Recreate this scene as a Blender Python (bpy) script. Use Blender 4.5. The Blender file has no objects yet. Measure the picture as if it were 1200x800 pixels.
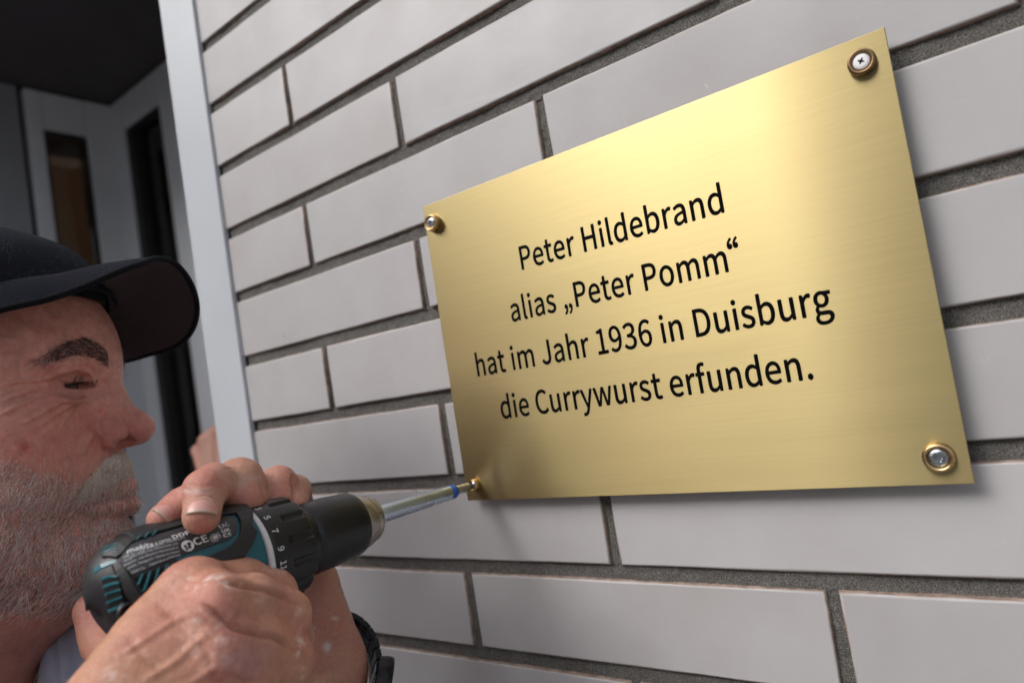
import bpy, bmesh, math, random, json
import numpy as np
from mathutils import Vector, Matrix
R_ = math.radians
sc = bpy.context.scene
COL = sc.collection
random.seed(7)
RNG = np.random.default_rng(7)

# ------------------------------------------------------------------ camera
RM = np.array([[0.7913598640, 0.5906060052, -0.1579053902],
               [-0.1623747216, -0.0459594253, -0.9856582476],
               [-0.5893929210, 0.8056502207, 0.0595290411]])
CAM = np.array([0.0, -0.3762, 0.0])
FPX = 802.4
cam = bpy.data.cameras.new('camera')
cam.sensor_width = 36.0
cam.lens = FPX * 36.0 / 1200.0
cam.clip_start = 0.01
cam.clip_end = 400.0
cam.dof.use_dof = True
cam.dof.focus_distance = 0.378
cam.dof.aperture_fstop = 6.0
co = bpy.data.objects.new('camera', cam)
COL.objects.link(co)
m4 = Matrix.Identity(4)
for i in range(3):
    m4[i][0] = RM[0][i]
    m4[i][1] = -RM[1][i]
    m4[i][2] = -RM[2][i]
    m4[i][3] = CAM[i]
co.matrix_world = m4
sc.camera = co

# ------------------------------------------------------------------ world, sun, exposure
W = bpy.data.worlds.new('World')
sc.world = W
W.use_nodes = True
nt = W.node_tree
for n in list(nt.nodes):
    nt.nodes.remove(n)
SUN_EL, SUN_AZ = 41.0, -151.0          # azimuth: degrees from +Y, towards +X positive
sky = nt.nodes.new('ShaderNodeTexSky')
sky.sky_type = 'NISHITA'
sky.sun_disc = False
sky.sun_elevation = R_(SUN_EL)
sky.sun_rotation = R_(SUN_AZ)
sky.air_density = 1.0
sky.dust_density = 6.0
sky.ozone_density = 1.0
hs = nt.nodes.new('ShaderNodeHueSaturation')
hs.inputs['Saturation'].default_value = 0.30
bg = nt.nodes.new('ShaderNodeBackground')
bg.inputs['Strength'].default_value = 0.15
wo = nt.nodes.new('ShaderNodeOutputWorld')
nt.links.new(sky.outputs[0], hs.inputs['Color'])
nt.links.new(hs.outputs[0], bg.inputs[0])
nt.links.new(bg.outputs[0], wo.inputs[0])

sun = bpy.data.lights.new('sun', 'SUN')
sun.energy = 0.29
sun.angle = R_(42)
sun.color = (1.0, 0.98, 0.955)
so = bpy.data.objects.new('sun', sun)
COL.objects.link(so)
az, el = R_(SUN_AZ), R_(SUN_EL)
sd = Vector((math.sin(az) * math.cos(el), math.cos(az) * math.cos(el), math.sin(el)))
so.rotation_euler = sd.to_track_quat('Z', 'Y').to_euler()
sc.view_settings.view_transform = 'Standard'
sc.view_settings.look = 'None'
sc.view_settings.exposure = 0.60
sc.view_settings.gamma = 1.0
sc.cycles.max_bounces = 8

# ------------------------------------------------------------------ helpers
def px(u, v, d):
    """world point seen at photo position (u, v) at depth d metres"""
    return CAM + d * (RM.T @ np.array([(u - 600) / FPX, (v - 400) / FPX, 1.0]))

def tag(o, label=None, cat=None, group=None, kind=None):
    if label: o['label'] = label
    if cat: o['category'] = cat
    if group: o['group'] = group
    if kind: o['kind'] = kind
    return o

def empty(name, loc=(0, 0, 0), rot=None):
    o = bpy.data.objects.new(name, None)
    o.empty_display_size = 0.02
    COL.objects.link(o)
    o.location = loc
    if rot is not None:
        o.rotation_euler = rot
    return o

def link(name, me, mats, parent=None, smooth=False):
    o = bpy.data.objects.new(name, me)
    COL.objects.link(o)
    if mats is not None:
        for m in (mats if isinstance(mats, (list, tuple)) else [mats]):
            if m.name not in [x.name for x in me.materials if x]:
                me.materials.append(m)
    if parent is not None:
        o.parent = parent
    if smooth:
        for p in me.polygons:
            p.use_smooth = True
    return o

def bm_obj(name, bm, mats, parent=None, smooth=False):
    me = bpy.data.meshes.new(name)
    bmesh.ops.recalc_face_normals(bm, faces=bm.faces)
    bm.to_mesh(me)
    bm.free()
    return link(name, me, mats, parent, smooth)

def py_obj(name, vs, fs, mats, parent=None, smooth=False):
    me = bpy.data.meshes.new(name)
    me.from_pydata([tuple(map(float, v)) for v in vs], [], [tuple(int(i) for i in f) for f in fs])
    me.update()
    return link(name, me, mats, parent, smooth)

def box(bm, x0, x1, y0, y1, z0, z1, bev=0.0, seg=1):
    vs = [bm.verts.new((x, y, z)) for x in (x0, x1) for y in (y0, y1) for z in (z0, z1)]
    q = [(0, 1, 3, 2), (4, 6, 7, 5), (0, 4, 5, 1), (2, 3, 7, 6), (0, 2, 6, 4), (1, 5, 7, 3)]
    fs = [bm.faces.new([vs[i] for i in f]) for f in q]
    if bev > 0:
        es = list({e for f in fs for e in f.edges})
        bmesh.ops.bevel(bm, geom=es, offset=bev, segments=seg, profile=0.5, affect='EDGES')
    return fs

def lathe(bm, prof, n=48, M=None, cap0=False, cap1=False, mat=0):
    """prof: list of (axial, radius); axis = local Y"""
    rings = []
    for a, r in prof:
        ring = []
        for i in range(n):
            t = 2 * math.pi * i / n
            v = Vector((r * math.cos(t), a, r * math.sin(t)))
            if M is not None: v = M @ v
            ring.append(bm.verts.new(v))
        rings.append(ring)
    for a, b in zip(rings, rings[1:]):
        for i in range(n):
            f = bm.faces.new((a[i], a[(i + 1) % n], b[(i + 1) % n], b[i]))
            f.material_index = mat
    if cap0: bm.faces.new(rings[0]).material_index = mat
    if cap1: bm.faces.new(rings[-1]).material_index = mat
    return rings

class Mat:
    """small node-graph builder"""
    def __init__(self, name, base=(.5, .5, .5), rough=.5, metal=0.0, spec=.5, **kw):
        self.m = bpy.data.materials.new(name)
        self.m.use_nodes = True
        self.t = self.m.node_tree
        self.b = self.t.nodes['Principled BSDF']
        self.set('Base Color', (*base, 1)); self.set('Roughness', rough); self.set('Metallic', metal)
        self.set('Specular IOR Level', spec)
        for k, v in kw.items(): self.set(k.replace('_', ' '), v)
    def set(self, k, v):
        if isinstance(v, bpy.types.NodeSocket): self.t.links.new(v, self.b.inputs[k])
        else: self.b.inputs[k].default_value = v
    def n(self, typ, ins=None, **at):
        nd = self.t.nodes.new('ShaderNode' + typ)
        for k, v in at.items(): setattr(nd, k, v)
        for k, v in (ins or {}).items():
            if isinstance(v, bpy.types.NodeSocket): self.t.links.new(v, nd.inputs[k])
            else: nd.inputs[k].default_value = v
        return nd
    def coords(self, kind='Object', scale=None, rot=None):
        c = self.n('TexCoord').outputs[kind]
        if scale is not None:
            mp = self.n('Mapping', {'Vector': c, 'Scale': scale if not isinstance(scale, (int, float)) else (scale,) * 3})
            if rot: mp.inputs['Rotation'].default_value = rot
            c = mp.outputs[0]
        return c
    def noise(self, scale, vec=None, detail=4, rough=.55, dist=0.0):
        d = {'Scale': scale, 'Detail': detail, 'Roughness': rough, 'Distortion': dist}
        if vec is not None: d['Vector'] = vec
        return self.n('TexNoise', d).outputs['Fac']
    def ramp(self, fac, stops, interp='LINEAR'):
        r = self.n('ValToRGB', {'Fac': fac})
        r.color_ramp.interpolation = interp
        e = r.color_ramp.elements
        while len(e) > 1: e.remove(e[-1])
        e[0].position = stops[0][0]; e[0].color = self._c(stops[0][1])
        for p, c in stops[1:]:
            x = e.new(p); x.color = self._c(c)
        return r.outputs[0]
    @staticmethod
    def _c(c):
        return (c, c, c, 1) if isinstance(c, (int, float)) else (*c, 1)
    def mix(self, fac, a, b, mode='MIX'):
        nd = self.n('Mix', data_type='RGBA', blend_type=mode)
        for i, v in ((0, fac), (6, a), (7, b)):
            if isinstance(v, bpy.types.NodeSocket): self.t.links.new(v, nd.inputs[i])
            else: nd.inputs[i].default_value = v if i == 0 else self._c(v)
        return nd.outputs[2]
    def math(self, op, a, b=0.0, clamp=False):
        nd = self.n('Math', operation=op, use_clamp=clamp)
        for i, v in ((0, a), (1, b)):
            if isinstance(v, bpy.types.NodeSocket): self.t.links.new(v, nd.inputs[i])
            else: nd.inputs[i].default_value = v
        return nd.outputs[0]
    def bump(self, h, strength=.3, dist=.001, prev=None):
        d = {'Height': h, 'Strength': strength, 'Distance': dist}
        if prev is not None: d['Normal'] = prev
        o = self.n('Bump', d).outputs[0]
        self.t.links.new(o, self.b.inputs['Normal'])
        return o
    def attr(self, name):
        return self.n('Attribute', attribute_name=name)

# ------------------------------------------------------------------ materials of the setting
def mat_brick():
    m = Mat('glazed_grey_brick', (.45, .44, .455), .42, spec=.45)
    c = m.coords('Object')
    rnd = m.n('ObjectInfo').outputs['Random']
    off = m.n('VectorMath', {0: c}, operation='ADD')
    cmb = m.n('CombineXYZ', {'X': m.math('MULTIPLY', rnd, 37.0), 'Y': m.math('MULTIPLY', rnd, 11.0), 'Z': m.math('MULTIPLY', rnd, 23.0)})
    m.t.links.new(cmb.outputs[0], off.inputs[1])
    v = off.outputs[0]
    cloud = m.noise(14, v, 5, .55)
    big = m.noise(5, v, 2, .5)
    fine = m.noise(420, v, 3, .6)
    base = m.ramp(cloud, [(.28, (.410, .395, .398)), (.5, (.452, .442, .450)), (.72, (.490, .484, .494))])
    base = m.mix(m.math('MULTIPLY', big, .30), base, (.447, .436, .465))
    tone = m.ramp(rnd, [(0, (.90, .90, .905)), (.35, (1.0, .99, .98)), (.7, (.945, .95, .955)), (1, (1.07, 1.065, 1.06))])
    base = m.mix(1.0, base, tone, 'MULTIPLY')
    # dark pin-head specks
    vor = m.n('TexVoronoi', {'Vector': v, 'Scale': 38.0, 'Randomness': 1.0}).outputs['Distance']
    spk = m.ramp(vor, [(0, 1), (.020, 1), (.034, 0)])
    gate = m.ramp(m.noise(17, v, 0), [(.60, 0), (.62, 1)])
    spk = m.math('MULTIPLY', spk, gate)
    base = m.mix(spk, base, (.075, .06, .055))
    # pale scuffs
    sc_ = m.ramp(m.noise(60, v, 6, .7, 2.0), [(.63, 0), (.72, 1)])
    sc_ = m.math('MULTIPLY', sc_, m.ramp(m.noise(9, v, 1), [(.50, 0), (.62, .7)]))
    base = m.mix(sc_, base, (.53, .52, .52))
    # worn unglazed arris: tan clay where the face turns away from the front
    nx = m.n('SeparateXYZ', {0: m.n('TexCoord').outputs['Normal']}).outputs
    front = m.math('ABSOLUTE', nx['Y'])
    edge = m.ramp(m.math('ADD', front, m.math('MULTIPLY', m.math('SUBTRACT', m.noise(90, v, 4), .5), .30)), [(.60, 1), (.94, 0)])
    base = m.mix(m.math('MULTIPLY', edge, .95), base, m.ramp(m.noise(160, v), [(.35, (.17, .115, .09)), (.65, (.34, .25, .20))]))
    m.set('Base Color', base)
    m.set('Roughness', m.ramp(cloud, [(.3, .52), (.7, .38)]))
    h = m.math('ADD', m.math('MULTIPLY', fine, .12), m.math('MULTIPLY', m.noise(35, v, 3), .9))
    h = m.math('SUBTRACT', h, m.math('MULTIPLY', spk, 1.2))
    m.bump(h, .36, .0012)
    return m.m

def mat_mortar():
    m = Mat('grey_sand_mortar', (.12, .12, .11), .95, spec=.15)
    c = m.coords('Object')
    g = m.noise(1500, c, 3, .7)
    p = m.noise(180, c, 4, .6)
    b = m.ramp(g, [(.30, (.045, .045, .043)), (.47, (.135, .13, .122)), (.60, (.25, .24, .225)), (.72, (.38, .36, .335))])
    b = m.mix(m.ramp(p, [(.4, 0), (.7, .35)]), b, (.075, .074, .072))
    m.set('Base Color', b)
    m.bump(m.math('ADD', g, m.math('MULTIPLY', p, 1.5)), .9, .0012)
    return m.m

MB = mat_brick()
MM = mat_mortar()

def simple(name, col, rough=.5, metal=0.0, spec=.5, var=.08, scale=30, bump=.0, bscale=300, bdist=.0005):
    m = Mat(name, col, rough, metal, spec)
    c = m.coords('Object')
    n_ = m.noise(scale, c, 4)
    lo = tuple(x * (1 - var) for x in col); hi = tuple(min(1, x * (1 + var)) for x in col)
    m.set('Base Color', m.ramp(n_, [(.3, lo), (.7, hi)]))
    m.set('Roughness', m.ramp(m.noise(scale * 1.7, c), [(.3, max(.02, rough - .07)), (.7, min(1, rough + .07))]))
    if bump: m.bump(m.noise(bscale, c, 3), bump, bdist)
    return m.m

# ------------------------------------------------------------------ brick wall
XE = -0.593            # left end of the wall face
ZP, XP = .0625, .25
JH, JW = .0094, .0070
Z0 = 0.3775            # underside of the row that carries joint "0"
XJ = -0.4739
BD = .0032             # how far the mortar lies behind the brick face

def brick_mesh(L, H, seed):
    rr = random.Random(seed)
    bm = bmesh.new()
    nx, nz = 10, 3
    D = .052
    b = .0011
    # front grid with a slightly uneven surface, rounded arrises, sides
    def P(i, j):
        x = -L / 2 + L * i / nx; z = -H / 2 + H * j / nz
        return x, z
    def ring(inset, y, jit):
        pts = []
        xs = [-L / 2 + inset + (L - 2 * inset) * i / nx for i in range(nx + 1)]
        zs = [-H / 2 + inset + (H - 2 * inset) * j / nz for j in range(nz + 1)]
        for x in xs[:-1]: pts.append((x, zs[0]))
        for z in zs[:-1]: pts.append((xs[-1], z))
        for x in xs[:0:-1]: pts.append((x, zs[-1]))
        for z in zs[:0:-1]: pts.append((xs[0], z))
        return [bm.verts.new((x + rr.uniform(-jit, jit) * 1.6, y + rr.uniform(-jit, jit) * .5, z + rr.uniform(-jit, jit) * 1.6)) for x, z in pts]
    r0 = ring(.0016, 0.0, .0001)
    r1 = ring(.0006, .00035, .00018)
    r2 = ring(0.0, .0014, .00022)
    r3 = ring(0.0, D, .0)
    n = len(r0)
    for a, c in ((r0, r1), (r1, r2), (r2, r3)):
        for i in range(n):
            bm.faces.new((a[i], a[(i + 1) % n], c[(i + 1) % n], c[i]))
    f = bm.faces.new(r0)
    bm.faces.new(r3)
    me = bpy.data.meshes.new('brick')
    bmesh.ops.recalc_face_normals(bm, faces=bm.faces)
    bm.to_mesh(me); bm.free()
    for p in me.polygons: p.use_smooth = len(p.vertices) == 4
    me.materials.append(MB)
    return me

wall = tag(empty('brick_wall', (0, .1, -1.5)), 'pale grey clinker brick wall with dark recessed mortar joints behind the brass plaque', 'brick wall')
bricks_full = [brick_mesh(XP - JW, ZP - JH, s) for s in range(5)]
bricks_half = [brick_mesh(XP / 2 - JW, ZP - JH, 50 + s) for s in range(3)]
far_parts = []
rr = random.Random(3)
row = 0
stuff_bm = bmesh.new()
for k in range(-14, 31):
    zb = Z0 - k * ZP           # underside of brick row k (k=1: row between joints L0/L1)
    zc = zb + (ZP - JH) / 2
    # row between line k-1 and k; joints at XJ + n*XP (odd rows: +XP/2)
    offs = 0.0 if k % 2 == 0 else XP / 2
    # with k=2 (between L1 and L2) joint column 0 -> even rows have joint at XJ
    xs = []
    x = XJ + offs
    if k % 2 == 0:
        xs.append(((XE + XJ - JW / 2) / 2, 'half'))
    else:
        xs.append((XJ + offs - XP / 2, 'full'))
    n_ = 0
    while x < 1.35:
        xs.append((x + XP / 2, 'full'))
        x += XP
    for xc, t in xs:
        near = (-3 <= k <= 14) and xc < .75
        me = rr.choice(bricks_half if t == 'half' else bricks_full)
        if near:
            o = bpy.data.objects.new('brick', me)
            COL.objects.link(o)
            o.parent = wall
            o.location = (xc + rr.uniform(-.0004, .0004), -.1 + rr.uniform(-.0004, .0004), zc + 1.5 + rr.uniform(-.0003, .0003))
            o.rotation_euler = (rr.uniform(-.003, .003), rr.uniform(-.0015, .0015), rr.uniform(-.002, .002))
        else:
            if zc > -1.5 + .03:
                w = (XP / 2 if t == 'half' else XP) - JW
                box(stuff_bm, xc - w / 2, xc + w / 2, -.1, -.1 + .05, zc + 1.5 - (ZP - JH) / 2, zc + 1.5 + (ZP - JH) / 2, .0012)
o = bm_obj('brick_courses', stuff_bm, MB, wall)
tag(o, kind='stuff')

# mortar: finely gridded sheet with a rough surface, only around the joints
def mortar():
    bm = bmesh.new()
    def strip(x0, x1, z0, z1, nx, nz, seed):
        r2 = random.Random(seed)
        g = [[bm.verts.new((x0 + (x1 - x0) * i / nx, BD - .1 + r2.uniform(-.0006, .0006) + .0006 * math.sin(i * .11 + seed) * math.sin(i * .037) - .0016 * math.sin(math.pi * j / nz) * 0 , z0 + (z1 - z0) * j / nz + 1.5)) for j in range(nz + 1)] for i in range(nx + 1)]
        for i in range(nx):
            for j in range(nz):
                bm.faces.new((g[i][j], g[i + 1][j], g[i + 1][j + 1], g[i][j + 1]))
    for k in range(-3, 15):
        zb = Z0 - k * ZP
        strip(XE, .9, zb - JH - .001, zb + .001, 620, 5, k)
        offs = 0.0 if k % 2 == 0 else XP / 2
        x = XJ + offs
        while x < .9:
            strip(x - JW / 2 - .001, x + JW / 2 + .001, zb, zb + ZP - JH, 4, 22, k * 31 + int(x * 100))
            x += XP
    return bm_obj('mortar', mortar_bm(bm), MM, wall, True)
def mortar_bm(bm): return bm
mortar()
bm = bmesh.new()
box(bm, XE + .003, 1.5, -.1 + BD + .002, .15, -.02, 2.9)
bm_obj('wall_core', bm, MM, wall)
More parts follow.
